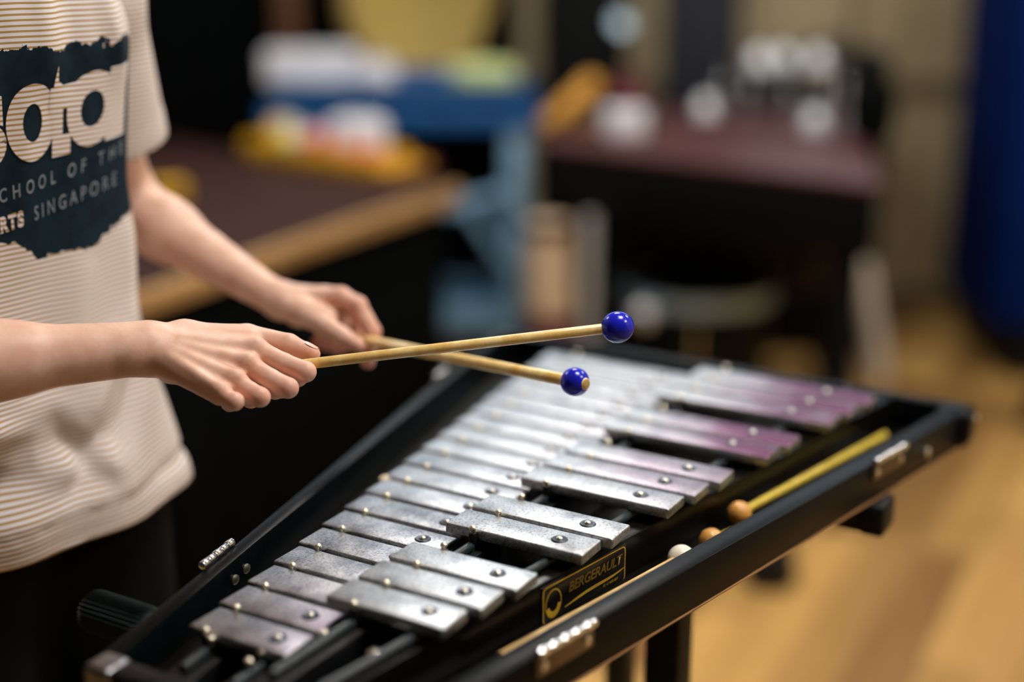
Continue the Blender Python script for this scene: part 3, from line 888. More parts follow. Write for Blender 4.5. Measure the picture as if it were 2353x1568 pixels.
# ---------------------------------------------------------------- T-shirt
HEM = 0.853; ZR = 0.85            # shirt local origin height
def shirt_mesh():
    g = .0045
    ls = np.arange(-.33, .33, g); fs = np.arange(-.22, .24, g); zs = np.arange(HEM - .03, 1.44, g)
    Lg, Fg, Zg = np.meshgrid(ls, fs, zs, indexing='ij', sparse=True)
    u = np.clip((Zg - HEM) / .45, 0, 1.3)
    a = .170 + .012 * np.exp(-((Zg - HEM) / .10) ** 2) - .020 * np.sin(np.clip(u, 0, 1) * PI)
    b = .108 + .020 * np.exp(-((Zg - HEM) / .13) ** 2) - .024 * np.sin(np.clip(u * 1.05, 0, 1) * PI)          # half depth
    a = a - .005 * np.clip((Zg - 1.14) / .14, 0, 1); b = b - .004 * np.clip((Zg - 1.14) / .14, 0, 1)
    sh = np.clip((Zg - 1.27) / .13, 0, 1); a = a * (1 - .55 * sh ** 2); b = b * (1 - .35 * sh ** 2)
    rr = np.sqrt((np.abs(Lg) / a) ** 2.3 + (np.abs(Fg) / b) ** 2.3) ** (1 / 1.15 / 1.0)
    rr = (np.abs(Lg / a) ** 2.3 + np.abs(Fg / b) ** 2.3) ** (1 / 2.3)
    d = (rr - 1) * np.minimum(a, b) * .95
    # folds
    front = np.clip(Fg / .05, 0, 1)
    def crease(l0, z0, l1, z1, w, amp):
        ex, ez = l1 - l0, z1 - z0; L2_ = ex * ex + ez * ez
        h = np.clip(((Lg - l0) * ex + (Zg - z0) * ez) / L2_, 0, 1)
        dd = (Lg - l0 - h * ex) ** 2 + (Zg - z0 - h * ez) ** 2
        return 1.3 * amp * np.exp(-dd / (w * w)) * np.sin(np.clip(h, .02, .98) * PI) ** .4
    fo = 0
    for c in ((.07, .905, -.11, .945, .016, .011), (.055, .945, .00, .895, .012, -.010), (.12, .99, .06, .915, .014, -.009), (.10, 1.03, .03, .955, .014, .008),
              (.02, .93, -.14, .905, .014, -.010), (.09, .885, -.12, .880, .012, .007), (-.02, 1.00, -.16, .97, .016, .008), (.0, .965, -.15, 1.0, .012, -.006),
              (.03, 1.36, .02, 1.26, .014, .006), (.055, 1.36, .05, 1.25, .013, -.005), (-.03, 1.36, -.02, 1.27, .014, -.005), (.09, 1.36, .11, 1.26, .014, .006), (.005, 1.30, -.005, 1.10, .012, .0022),
              (-.02, .935, -.20, .925, .018, -.019), (.0, .972, -.2, .968, .016, .013), (.035, .895, .0, .955, .012, -.009), (.13, 1.12, .09, .96, .018, .006), (.06, 1.10, .02, .98, .02, .005), (-.10, 1.06, -.02, 1.02, .018, .006)):
        fo = fo + crease(*c)
    fo = fo + .003 * np.sin(Lg * 55 + Zg * 6) * np.clip((1.05 - Zg) / .12, 0, 1)
    d = d - fo * front
    d = d + .0032 * np.exp(-((Zg - HEM - .025) / .006) ** 2)
    d = d - .0018 * (Zg < HEM + .022) * (Zg > HEM - .02)
    V, Q = surface_nets(d.astype(np.float32), [ls, fs, zs])
    return relax(V, Q, 3), Q
def sleeve_mesh(sgn):
    g = .0045
    s0 = np.array((sgn * .150, -.014, 1.318)); e = (L_el if sgn > 0 else R_el) - TC
    e = np.array((e.dot(LD), e.dot(FD), e.z)); dr = (e - s0) / np.linalg.norm(e - s0); s1 = s0 + dr * .24
    lo = np.minimum(s0, s1) - .09; hi = np.maximum(s0, s1) + .09
    if sgn > 0: lo[0] = -.0
    else: hi[0] = .0
    ax = [np.arange(lo[i], hi[i], g) for i in range(3)]
    Lg, Fg, Zg = np.meshgrid(*ax, indexing='ij', sparse=True)
    q = rcone(Lg, Fg, Zg, s0, s1, .052, .064)
    q = smin(q, rcone(Lg, Fg, Zg, np.array((sgn * .045, -.012, 1.372)), s0 + np.array((-sgn * .012, 0, -.004)), .030, .052), .03)
    t = (Lg - s0[0]) * dr[0] + (Fg - s0[1]) * dr[1] + (Zg - s0[2]) * dr[2]
    q = q + .0035 * np.sin(Lg * 60 + Fg * 110 + t * 12) * np.clip(t / .05, 0, 1) - .0012 * (t > .130)
    V, Q = surface_nets(q.astype(np.float32), ax)
    return relax(V, Q, 3), Q, s0, dr
def to_bm(V, Q):
    b = bmesh.new(); vs = [b.verts.new(v) for v in V.tolist()]
    for q in Q.tolist():
        try: b.faces.new([vs[i] for i in q])
        except ValueError: pass
    return b
def cutp(b, co, no): bmesh.ops.bisect_plane(b, geom=b.verts[:] + b.edges[:] + b.faces[:], plane_co=co, plane_no=no, clear_outer=True)
bm = to_bm(*shirt_mesh())
cutp(bm, (0, 0, HEM), (0, 0, -1)); cutp(bm, (0, 0, 1.375), (0, -.25, 1))
bmesh.ops.recalc_face_normals(bm, faces=bm.faces[:])
for v in bm.verts: v.co.z -= ZR
shirt_bvh = BVHTree.FromBMesh(bm)
for sgn in (-1, 1):
    V, Q, s0, dr = sleeve_mesh(sgn)
    b = to_bm(V, Q); cutp(b, Vector(s0) + Vector(dr) * .150, Vector(dr))
    bmesh.ops.recalc_face_normals(b, faces=b.faces[:])
    for v in b.verts: v.co.z -= ZR
    for f in b.faces: f.material_index = 1
    merge(bm, b)
me = bpy.data.meshes.new('t_shirt'); bm.to_mesh(me); bm.free()
me.polygons.foreach_set('use_smooth', [True] * len(me.polygons))
PR_TOP, PR_BOT = 0.434, 0.262
M['shirt'] = shirt_mat()
M['shirt_plain'] = shirt_mat('striped_cotton_letters', False)
me.materials.append(M['shirt']); me.materials.append(M['shirt_plain'])
shirt = bpy.data.objects.new('t_shirt', me); link(shirt, body)
MS = Matrix(((LD.x, FD.x, 0, TC.x), (LD.y, FD.y, 0, TC.y), (0, 0, 1, ZR), (0, 0, 0, 1)))
shirt.matrix_basis = MS
sm = shirt.modifiers.new('thick', 'SOLIDIFY'); sm.thickness = .0016; sm.offset = -1

# lettering wrapped on the chest: s = distance round the chest from the centre line (player's left positive), z
def wrap(bm, off=.0009):
    bmesh.ops.subdivide_edges(bm, edges=[e for e in bm.edges if e.calc_length() > .006], cuts=2, use_grid_fill=True)
    bmesh.ops.triangulate(bm, faces=bm.faces[:])
    for it in range(2):
        bmesh.ops.subdivide_edges(bm, edges=[e for e in bm.edges if e.calc_length() > .006], cuts=1)
        bmesh.ops.triangulate(bm, faces=[f for f in bm.faces if len(f.verts) > 4])
    for v in bm.verts:
        s, z = v.co.x, v.co.y
        a = s / .145
        d = Vector((math.sin(a), math.cos(a), 0))
        hit, nrm, i, dist = shirt_bvh.ray_cast(Vector((0, 0, z)) + d * .4, -d)
        if hit is None: hit, nrm = Vector((0, 0, z)) + d * .12, d
        if nrm.dot(d) < 0: nrm = -nrm
        v.co = hit + nrm * off
    return bm
def annulus(cx, cy, rx, ry, hx, hy, n=56):
    b = bmesh.new(); A = []; B = []
    for i in range(n):
        a = 2 * PI * i / n
        A.append(b.verts.new((cx + rx * math.cos(a), cy + ry * math.sin(a), 0))); B.append(b.verts.new((cx + hx * math.cos(a), cy + hy * math.sin(a), 0)))
    for i in range(n): b.faces.new((A[i], A[(i + 1) % n], B[(i + 1) % n], B[i]))
    return b
def poly2(pts):
    b = bmesh.new(); b.faces.new([b.verts.new((x, y, 0)) for x, y in pts]); return b
big = bmesh.new()
BZ = .372            # centre height of the big word above the shirt origin
def big_add(b, off):
    for v in b.verts: v.co.y += .05 * v.co.x
    merge(big, wrap(b, off))
LT = dict(s=-.058, o=.010, t=.050, a=.100)
sb = text_mesh('s', .098, .0052, 0, 1.0)
x0_, x1_ = min(v.co.x for v in sb.verts), max(v.co.x for v in sb.verts); y0_, y1_ = min(v.co.y for v in sb.verts), max(v.co.y for v in sb.verts)
for v in sb.verts: v.co = Vector((LT['s'] - .034 + .066 * (v.co.x - x0_) / (x1_ - x0_), BZ - .033 + .066 * (v.co.y - y0_) / (y1_ - y0_), 0))
big_add(sb, .0008)
big_add(annulus(LT['o'], BZ, .036, .0325, .0145, .0160), .0010)
tx_ = LT['t']
big_add(poly2([(tx_ - .0095, BZ - .034), (tx_ + .006, BZ - .034), (tx_ + .006, BZ + .026), (tx_ - .002, BZ + .030), (tx_ - .0045, BZ + .044), (tx_ - .0095, BZ + .028)]), .0012)
big_add(poly2([(tx_, BZ - .034), (tx_ + .018, BZ - .034), (tx_ + .018, BZ - .016), (tx_, BZ - .016)]), .0013)
big_add(poly2([(tx_ - .015, BZ + .006), (tx_ + .034, BZ + .006), (tx_ + .034, BZ + .026), (tx_ - .015, BZ + .026)]), .0014)
big_add(annulus(LT['a'], BZ, .038, .0325, .0175, .0155), .0010)
big_add(poly2([(LT['a'] + .021, BZ - .032), (LT['a'] + .056, BZ - .032), (LT['a'] + .056, BZ + .033), (LT['a'] + .021, BZ + .033)]), .0012)
obj('print_letters', big, M['shirt_plain'], shirt, smooth=True, angle=180)
def line(s, x, z, size, bold, sp, mat, name):
    b = text_mesh(s, size, bold, 0, sp, 'LEFT')
    w = max(v.co.x for v in b.verts)
    for v in b.verts: v.co = Vector((v.co.x + x, v.co.y + z + .11 * (v.co.x + x), 0))
    return obj(name, wrap(b), mat, shirt, smooth=True, angle=180)
line('SCHOOL OF THE', -.056, .3130, .0165, .0002, 1.86, M['silverprint'], 'print_lettering')
line('ARTS', -.057, .2880, .0175, .0010, 1.25, M['shirt_plain'], 'print_lettering')
line('SINGAPORE', .008, .2880, .0175, .0001, 1.60, M['silverprint'], 'print_lettering')

# ---------------------------------------------------------------- trousers, shoes, hair
def trousers():
    xs = np.arange(-.30, .30, .009); fs = np.arange(-.2, .24, .009); zs = np.arange(.05, 1.0, .009)
    fd = Field(xs, fs, zs)
    fd.add([((-.065, 0, .90), (-.065, 0, .85), .072, .086), ((.065, 0, .90), (.065, 0, .85), .072, .086)], .05, .02)
    for s in (-1, 1):
        fd.add([((s * .078, 0, .82), (s * .09, .01, .46), .090, .078), ((s * .09, .01, .46), (s * .09, 0, .02), .080, .070)], .02, .03)
    V, Q = surface_nets(fd.F, fd.ax); V = relax(V, Q, 2)
    b = bmesh.new(); vv = [b.verts.new(v) for v in V.tolist()]
    for q in Q.tolist(): b.faces.new([vv[i] for i in q])
    bmesh.ops.bisect_plane(b, geom=b.verts[:] + b.edges[:] + b.faces[:], plane_co=(0, 0, .06), plane_no=(0, 0, 1), clear_inner=True)
    bmesh.ops.bisect_plane(b, geom=b.verts[:] + b.edges[:] + b.faces[:], plane_co=(0, 0, .905), plane_no=(0, 0, -1), clear_inner=True)
    return b
MT = MS.copy(); MT.translation = Vector((TC.x, TC.y, 0))
tro = obj('trousers', trousers(), M['trouser'], body, matrix=MT, angle=180)
tag(tro, 'black trousers')
for s in (-1, 1):
    b = bmesh.new()
    add_ball(b, (s * .09, .045, .042), .05, 24, 1.0, 2.9, .92)
    for v in b.verts: v.co.z = max(v.co.z, .002); 
    obj('shoe', b, M['shoe'], body, matrix=MT)
hb = bmesh.new(); add_ball(hb, (0, 0, 0), .094, 48, .98, 1.06, 1.02)
bmesh.ops.bisect_plane(hb, geom=hb.verts[:] + hb.edges[:] + hb.faces[:], plane_co=(0, .055, .0), plane_no=(0, -.93, .36), clear_inner=True)
for v in hb.verts:
    if v.co.z < 0 and v.co.y < .03: v.co.z *= 1.15
    w_ = 1 + .02 * math.sin(v.co.x * 160 + v.co.y * 40); v.co.x *= w_; v.co.y *= w_
MH = MS.copy(); MH.translation = tors(0, -.002, 1.548)
ho = obj('hair', hb, M['hair'], body, matrix=MH, angle=180); ho.modifiers.new('thick', 'SOLIDIFY').thickness = .010

# ================================================================== BACKGROUND THINGS
M['brown'] = matte(simple('dark_brown_board', rgb(54, 31, 25), 0.6, 0, 0.2, 20), .06)
M['cover'] = matte(simple('maroon_brown_cover', rgb(74, 40, 38), 0.42, 0, 0.2, 20), .22)
M['tan'] = wood('tan_wood', rgb(150, 112, 66), rgb(196, 156, 102), 0.5, (4, 40, 40))
M['black'] = matte(simple('black_cloth', (0.0022, 0.0028, 0.003), 0.95, 0, 0.3, 30), .04)
M['blacks'] = matte(simple('black_satin', (0.0028, 0.0034, 0.004), 0.5, 0, 0.3, 30), .12)
M['blue'] = simple('blue_paint', rgb(20, 88, 150), 0.45, 0, 0.12, 12)
M['steelblue'] = simple('steel_blue_paint', rgb(124, 168, 198), 0.5, 0, 0.12, 12)
M['navy'] = matte(simple('navy_cloth', rgb(4, 28, 84), 0.8, 0, 0.15, 12), .05)
M['white'] = simple('white_plastic', rgb(226, 226, 230), 0.5, 0, 0.04, 20)
M['lime'] = simple('pale_lime', rgb(214, 226, 150), 0.5, 0, 0.06, 20)
M['yel'] = simple('yellow_plastic', rgb(226, 170, 14), 0.5, 0, 0.1, 30)
M['olive'] = simple('olive_yellow_drumhead', rgb(190, 164, 84), 0.6, 0, 0.08, 10)
M['orange'] = simple('orange_plastic', rgb(232, 110, 30), 0.5, 0, 0.1, 30)
M['red'] = simple('red_plastic', rgb(206, 40, 22), 0.5, 0, 0.1, 30)
M['green'] = simple('green_plastic', rgb(90, 150, 60), 0.5, 0, 0.1, 30)
M['purple'] = simple('purple_plastic', rgb(120, 40, 120), 0.5, 0, 0.1, 30)
M['pink'] = simple('pink_plastic', rgb(220, 160, 180), 0.5, 0, 0.1, 30)
M['maroon'] = simple('maroon_cloth', rgb(96, 26, 40), 0.7, 0, 0.1, 30)
M['postwood'] = wood('brown_post', rgb(70, 38, 14), rgb(104, 62, 26), 0.5, (30, 30, 3))
M['bluesteel'] = simple('blue_grey_steel', (0.34, 0.46, 0.54), 0.4, 0.6, .1, 30)
M['silver'] = simple('silver_paint', (0.62, 0.64, 0.66), 0.35, 0.25, .06, 30)
M['glint_dome2'] = simple('pale_silver_paint', (0.86, 0.87, 0.88), 0.35, 0.15, .05, 30)
M['ochre'] = simple('ochre', rgb(206, 146, 40), .5)
M['cream'] = simple('cream_shell', rgb(214, 190, 160), 0.4, 0, 0.08, 20)

# --- brown topped bench on the left
c0 = PZ(1046, 428, .75); e1 = (PZ(330, 668, .75) - c0); e1.z = 0; e1n = e1.normalized(); e2n = Vector((e1n.y, -e1n.x, 0))
if e2n.x > 0: e2n = -e2n
bench = empty('workbench', (c0.x, c0.y, 0), math.atan2(e1n.y, e1n.x))
tag(bench, 'long dark brown topped bench with tan wooden edge and black skirt behind the player', 'bench')
sg = 1 if Vector((-e1n.y, e1n.x, 0)).dot(e2n) > 0 else -1
BL, BD = 2.1, .75
Mb = bench.matrix_basis = Matrix.Translation((c0.x, c0.y, 0)) @ Matrix.Rotation(math.atan2(e1n.y, e1n.x), 4, 'Z')
far = Mb.inverted() @ Vector((-1.02, 4.22, 0))
bpoly = [(0, 0), (BL, 0), (BL, sg * BD), (far.x, far.y)]
obj('top', prism(bpoly, .732, .752, .003), M['brown'], bench)
obj('edge', box((BL / 2, sg * -.006, .732), (BL, .02, .044), .004), M['tan'], bench)
ea = math.atan2(far.y, far.x); fl_ = math.hypot(far.x, far.y)
obj('edge', box((far.x / 2, far.y / 2, .728), (fl_, .02, .036), .004, Matrix.Rotation(ea, 3, 'Z')), M['tan'], bench)
def skirt(x0, x1, y, n=90, amp=.008):
    b = bmesh.new(); T, Bt = [], []
    for i in range(n + 1):
        x = x0 + (x1 - x0) * i / n; w = amp * math.sin(i * .9) + amp * .5 * math.sin(i * 2.3)
        T.append(b.verts.new((x, y, .72))); Bt.append(b.verts.new((x, y + w, .012)))
    for i in range(n): b.faces.new((Bt[i], Bt[i + 1], T[i + 1], T[i]))
    return b
sk = obj('skirt', skirt(.02, BL - .02, sg * .03), M['black'], bench); sk.modifiers.new('thick', 'SOLIDIFY').thickness = .004
for x in (.06, BL - .06):
    for y in (.1, BD - .08):
        obj('leg', box((x, sg * y, .366), (.05, .05, .732), .004), M['blacks'], bench)

# --- things on the bench
def on_bench(px, py, z=.752): return PZ(px, py, z)
q = on_bench(748, 370)
fe = (Mb @ Vector((far.x, far.y, 0)) - Mb @ Vector((0, 0, 0))).normalized(); tr_a = math.atan2(fe.y, fe.x)
ty = empty('tray', q, tr_a); tag(ty, 'shallow yellow tray of coloured shakers on the brown bench', 'tray')
tb_ = bmesh.new(); add_box(tb_, (0, 0, .006), (.50, .16, .012), .004)
for sx, sy, lx, ly in ((0, 1, .50, .012), (0, -1, .50, .012), (1, 0, .012, .16), (-1, 0, .012, .16)):
    add_box(tb_, (sx * .244, sy * .074, .024), (lx, ly, .048), .003)
obj('tray_body', tb_, M['yel'], ty)
def in_tray(x, y, z): return Vector(q) + Matrix.Rotation(tr_a, 3, 'Z') @ Vector((x * .85, y * .92, z))
toys = [('yellow egg shaker', 'yel', .20, .02, .036, .012), ('green egg shaker', 'green', .115, -.03, .034, .012), ('light green egg shaker', 'lime', .12, .038, .032, .012),
        ('purple egg shaker', 'purple', .035, -.045, .034, .012), ('pink egg shaker', 'pink', .035, .03, .036, .012), ('orange egg shaker', 'orange', -.045, .045, .034, .012),
        ('small purple egg shaker', 'purple', -.04, -.035, .032, .012), ('small red egg shaker', 'red', -.255, .045, .020, .012)]
def egg(nm, mt, pos, r, where):
    b = bmesh.new(); add_ball(b, (0, 0, 0), r, 24, 1.0, 1.0, 1.12)
    e = empty('egg_shaker', Vector(pos) + Vector((0, 0, r * 1.12)))
    tag(e, nm + where, 'shaker', 'shakers on the bench')
    obj('shell', b, M[mt], e)
    obj('band', lathe([(r * .99, -.002), (r * 1.02, 0), (r * .99, .002)], 24), M[mt], e)
for nm, mt, x, y, r, z in toys: egg(nm, mt, in_tray(x, y, z), r, ' lying in the yellow tray on the bench')
egg('red egg shaker', 'red', on_bench(852, 392), .030, ' on the bench in front of the yellow tray')
egg('orange egg shaker', 'orange', on_bench(795, 388), .030, ' on the bench in front of the yellow tray')
t = empty('tissue_box', in_tray(-.155, 0, .012), tr_a + .3); tag(t, 'white rounded box standing in the yellow tray', 'box')
obj('box', box((0, 0, .058), (.15, .085, .116), .022, seg=4), M['white'], t)
obj('lid', box((0, 0, .117), (.10, .05, .006), .002), M['white'], t)
t = empty('cup', in_tray(.262 - .02, -.035, .012), 0); tag(t, 'small white cup at the far left end of the yellow tray', 'cup')
obj('bowl', lathe([(0, 0), (.026, 0), (.034, .085), (.031, .085), (.024, .006), (0, .006)], 24), M['white'], t)
obj('handle', tube([(.030, 0, .065), (.048, 0, .06), (.048, 0, .035), (.028, 0, .025)], .004, 8), M['white'], t)
qs = on_bench(385, 462)
t = empty('block', qs, .4); tag(t, 'small yellow wooden block on the bench behind the far elbow', 'block')
obj('body', box((0, 0, .022), (.085, .05, .044), .004), M['yel'], t); obj('slot', box((0, -.026, .026), (.06, .003, .008), .001), M['black'], t)
t = empty('stick', in_tray(-.345, -.075, 0), tr_a + PI / 2); tag(t, 'short flat ochre stick lying at the corner of the bench beside the yellow tray', 'stick')
obj('body', box((.07, 0, .012), (.16, .04, .024), .006), M['ochre'], t); obj('tip', box((-.02, 0, .012), (.03, .041, .025), .006), M['maroon'], t)

# --- blue trolley
TY = 4.35
tc = P(930, 240, 4.25)
tl = empty('trolley', (-.32, TY, 0), 0); tag(tl, 'blue metal trolley with two trays and pale blue legs behind the bench', 'trolley')
def trayb(z, w, d, h, m, nm):
    b = bmesh.new(); add_box(b, (0, 0, z - h / 2), (w, d, .012), .003)
    for sx, sy, lx, ly in ((0, 1, w, .02), (0, -1, w, .02), (1, 0, .02, d), (-1, 0, .02, d)):
        add_box(b, (sx * (w / 2 - .01), sy * (d / 2 - .01), z), (lx, ly, h), .004)
    return obj(nm, b, m, tl)
trayb(.912, .72, .44, .030, M['blue'], 'upper_tray'); trayb(.835, .80, .48, .052, M['blue'], 'lower_tray')
obj('gap_shade', box((0, .02, .878), (.66, .40, .034), .004), M['blacks'], tl)  # black box standing in for the shade between the two trays
trayb(.22, .78, .44, .06, M['steelblue'], 'bottom_shelf')
for sx in (-1, 1):
    for sy in (-1, 1):
        lg = obj('leg', box((sx * .33, sy * .20, .435), (.06, .045, .76), .008), M['steelblue'], tl)
        obj('caster', add_box(cyl((sx * .36 - .015, sy * .20, .03), (sx * .36 + .015, sy * .20, .03), .03, 20), (sx * .36, sy * .2, .05), (.034, .03, .03), .003), M['rubber'], lg)
    for sy in (-1, 1): obj('post', box((sx * .33, sy * .19, .888), (.03, .03, .05), .004), M['blacks'], tl)
obj('brace', tube([(.36, -.20, .30), (.16, -.21, .60)], .016), M['steelblue'], tl)
obj('brace', tube([(.36, -.20, .62), (.10, -.21, .55)], .018), M['steelblue'], tl)
t = empty('box', (-.60, TY - .02, .906), .06); tag(t, 'long white box on the left end of the blue trolley', 'box')
obj('body', box((0, 0, .042), (.27, .18, .084), .012, seg=3), M['white'], t); obj('lid', box((0, 0, .088), (.275, .185, .018), .006), M['white'], t)
t = empty('jar', (-.40, TY - .12, .906)); tag(t, 'squat white jar beside the long white box on the trolley', 'jar')
obj('body', lathe([(0, 0), (.055, 0), (.06, .015), (.06, .05), (.05, .065), (0, .066)], 28), M['white'], t); obj('lid', lathe([(0, .064), (.05, .064), (.05, .078), (0, .08)], 28), M['white'], t)
t = empty('tambourine', (-.085, TY - .05, .906)); tag(t, 'pale lime round drum lying on the right end of the blue trolley', 'drum')
obj('shell', lathe([(0, 0), (.10, 0), (.105, .01), (.105, .05), (.10, .055)], 40), M['lime'], t); obj('head', lathe([(.10, .054), (.08, .060), (0, .062)], 40), M['lime'], t)

# --- yellow bass drum behind the trolley
t = empty('bass_drum', (-.30, 4.72, 0)); tag(t, 'big olive yellow drum standing upright behind the blue trolley', 'drum')
dz = 1.12; dr_ = .235
obj('shell', lathe([(dr_ - .012, -.02), (dr_, -.02), (dr_, .14), (dr_ - .012, .14)], 56, (0, 0, dz), Vector((-.35, 1, 0))), M['olive'], t)
obj('head', lathe([(0, -.012), (dr_ - .02, -.012), (dr_ - .012, -.016)], 56, (0, 0, dz), Vector((-.35, 1, 0))), M['olive'], t)
obj('hoop', lathe([(dr_ - .006, -.03), (dr_ + .010, -.03), (dr_ + .010, .004), (dr_ - .006, .004), (dr_ - .006, -.03)], 56, (0, 0, dz), Vector((-.35, 1, 0))), M['tan'], t)
for sx in (-1, 1):
    obj('leg', tube([(sx * .22, .02, dz - .05), (sx * .26, -.03, .0)], .014), M['blacks'], t); obj('leg', tube([(sx * .22, .10, dz - .05), (sx * .26, .14, .0)], .014), M['blacks'], t)

# --- black curtain along the back on the left, brown post
def curtain(x0, x1, y, z0, z1, n=160, amp=.035):
    b = bmesh.new(); T, Bt = [], []
    for i in range(n + 1):
        x = x0 + (x1 - x0) * i / n; w = amp * math.sin(x * 38) + amp * .4 * math.sin(x * 91)
        T.append(b.verts.new((x, y + w * .7, z1))); Bt.append(b.verts.new((x, y + w, z0)))
    for i in range(n): b.faces.new((Bt[i], Bt[i + 1], T[i + 1], T[i]))
    return b
t = empty('curtain', (0, 4.98, 0)); tag(t, 'black pleated curtain covering the left part of the back wall', 'curtain')
cu = obj('cloth', curtain(-3.25, .02, 0, .02, 1.6), M['black'], t); cu.modifiers.new('thick', 'SOLIDIFY').thickness = .006
obj('rod', tube([(-3.27, 0, 1.61), (.05, 0, 1.61)], .016), M['blacks'], t)
t = empty('post', (-.735, 4.80, 0)); tag(t, 'brown wooden post in front of the black curtain', 'post')
obj('shaft', box((0, 0, .75), (.075, .06, 1.5), .005), M['postwood'], t); obj('base', box((0, 0, .02), (.16, .14, .04), .005), M['postwood'], t)

# --- tall black loudspeaker beside the curtain, navy pole
t = empty('loudspeaker', (.22, 4.55, 0)); tag(t, 'tall black loudspeaker cabinet behind the yellow drum and trolley', 'loudspeaker')
obj('cabinet', box((0, 0, .80), (.26, .30, 1.6), .02, seg=3), M['blacks'], t)
obj('cone', lathe([(0, 0), (.03, .0), (.09, -.012), (.10, -.004), (.105, 0)], 32, (0, -.152, 1.3), (0, -1, 0)), M['rubber'], t)
obj('highlight_disc', lathe([(0, .012), (.03, .010), (.035, 0)], 24, (.11, -.16, 1.075), (0.4, -1, .5)), M['bluesteel'], t)  # pale disc added as a bluish highlight on the cabinet
t = empty('partition', (.62, 4.75, 0)); tag(t, 'narrow dark navy panel standing against the beige wall', 'panel')
obj('board', box((0, 0, .9), (.25, .04, 1.8), .006), simple('dark_navy', rgb(16, 22, 36), .6), t); obj('foot', box((0, 0, .02), (.3, .2, .04), .006), M['blacks'], t)

# --- long instrument under a brown cover, on the right
zt = .84
A_ = PZ(1225, 322, zt); B_ = PZ(2030, 425, zt); C_ = PZ(1965, 250, zt); D_ = PZ(1400, 245, zt)
cvr = empty('covered_marimba', ((A_.x + B_.x) / 2, (A_.y + B_.y) / 2, 0)); tag(cvr, 'long keyboard instrument under a maroon brown cover with black sides', 'marimba')
o0 = cvr.location
loc2 = lambda v: (v.x - o0.x, v.y - o0.y)
quad = [loc2(A_), loc2(B_), loc2(C_), loc2(D_)]
tb2 = prism(quad, zt - .02, zt, .008, 3)
obj('cover', tb2, M['cover'], cvr)
def inset(qd, k):
    cx = sum(x for x, y in qd) / 4; cy = sum(y for x, y in qd) / 4
    return [(cx + (x - cx) * k, cy + (y - cy) * k) for x, y in qd]
obj('body', prism(inset(quad, .985), zt - .17, zt - .02, .006), M['blacks'], cvr)
# soft folds of the cover along its length
fb = bmesh.new()
for u0, u1, v0, v1, r in ((.12, .62, .45, .75, .020), (.30, .95, .30, .55, .016), (.2, .5, .2, .3, .012)):
    q0 = A_.lerp(B_, u0).lerp(D_.lerp(C_, u0), v0); q1 = A_.lerp(B_, u1).lerp(D_.lerp(C_, u1), v1)
    n = 14; add_tube(fb, [(q0.lerp(q1, i / n).x - o0.x, q0.lerp(q1, i / n).y - o0.y, zt - .004) for i in range(n + 1)], [r * math.sin(PI * (.05 + .9 * i / n)) for i in range(n + 1)], 12)
obj('fold', fb, M['cover'], cvr)
for qd in inset(quad, .86):
    lg = obj('leg', box((qd[0], qd[1], (zt - .17) / 2 + .03), (.05, .05, zt - .23), .005), M['blacks'], cvr)
    obj('caster', cyl((qd[0] - .018, qd[1], .032), (qd[0] + .018, qd[1], .032), .032, 20, bev=.004), M['rubber'], lg)
rs = bmesh.new()
M['resonator'] = simple('dark_resonator', rgb(34, 30, 26), .4, .6, .2, 10)
for i in range(9):
    u = .18 + .68 * i / 8
    q0 = A_.lerp(B_, u).lerp(D_.lerp(C_, u), .45)
    obj('resonator', cyl((q0.x - o0.x, q0.y - o0.y, .30 + .02 * i), (q0.x - o0.x, q0.y - o0.y, zt - .17), .036, 20, bev=.002), M['resonator'], cvr)
fl = PZ(2022, 872, 0.01); tp = P(1945, 560, 4.05)
obj('chrome_leg', tube([(fl.x - o0.x, fl.y - o0.y, .012), (tp.x - o0.x, tp.y - o0.y, zt - .17)], .027), M['glint_dome2'], cvr)
fl2 = PZ(1965, 860, 0.01)
obj('chrome_leg', tube([(fl2.x - o0.x, fl2.y - o0.y, .012), (tp.x - o0.x - .04, tp.y - o0.y + .05, zt - .17)], .014), M['silver'], cvr)

# things lying on the cover
q = PZ(1262, 300, zt); q2 = q + Vector((.115, .05, .10)); dq = (q2 - q).normalized()
t = empty('wooden_bar', (q.x, q.y, zt)); tag(t, 'slanting ochre wooden bar on the left end of the covered instrument', 'wooden bar')
rm = dq.to_track_quat('X', 'Z').to_matrix()
obj('body', box(dq * .08 + Vector((0, 0, .022)), (.19, .07, .03), .006, rm), M['ochre'], t)
obj('rest', box((.10, .043, .03), (.03, .05, .06), .004), M['tan'], t)
q = PZ(1435, 310, zt)
t = empty('tape_roll', (q.x, q.y, zt)); tag(t, 'white roll lying on the brown cover near its left end', 'roll')
obj('roll', lathe([(.018, 0), (.055, 0), (.058, .01), (.058, .058), (.055, .066), (.018, .066), (.018, 0)], 36), M['white'], t); obj('core', lathe([(.0175, .001), (.0175, .065), (.014, .065), (.014, .001), (.0175, .001)], 24), M['cream'], t)
q = PZ(1440, 262, zt)
t = empty('pouch', (q.x, q.y, zt)); tag(t, 'maroon cloth pouch behind the white roll', 'pouch')
b = bmesh.new(); add_ball(b, (0, 0, .045), .055, 28, 1.1, .8, .85); obj('bag', b, M['maroon'], t); obj('tie', lathe([(.02, .08), (.024, .09), (.02, .10), (.03, .115)], 20), M['maroon'], t)
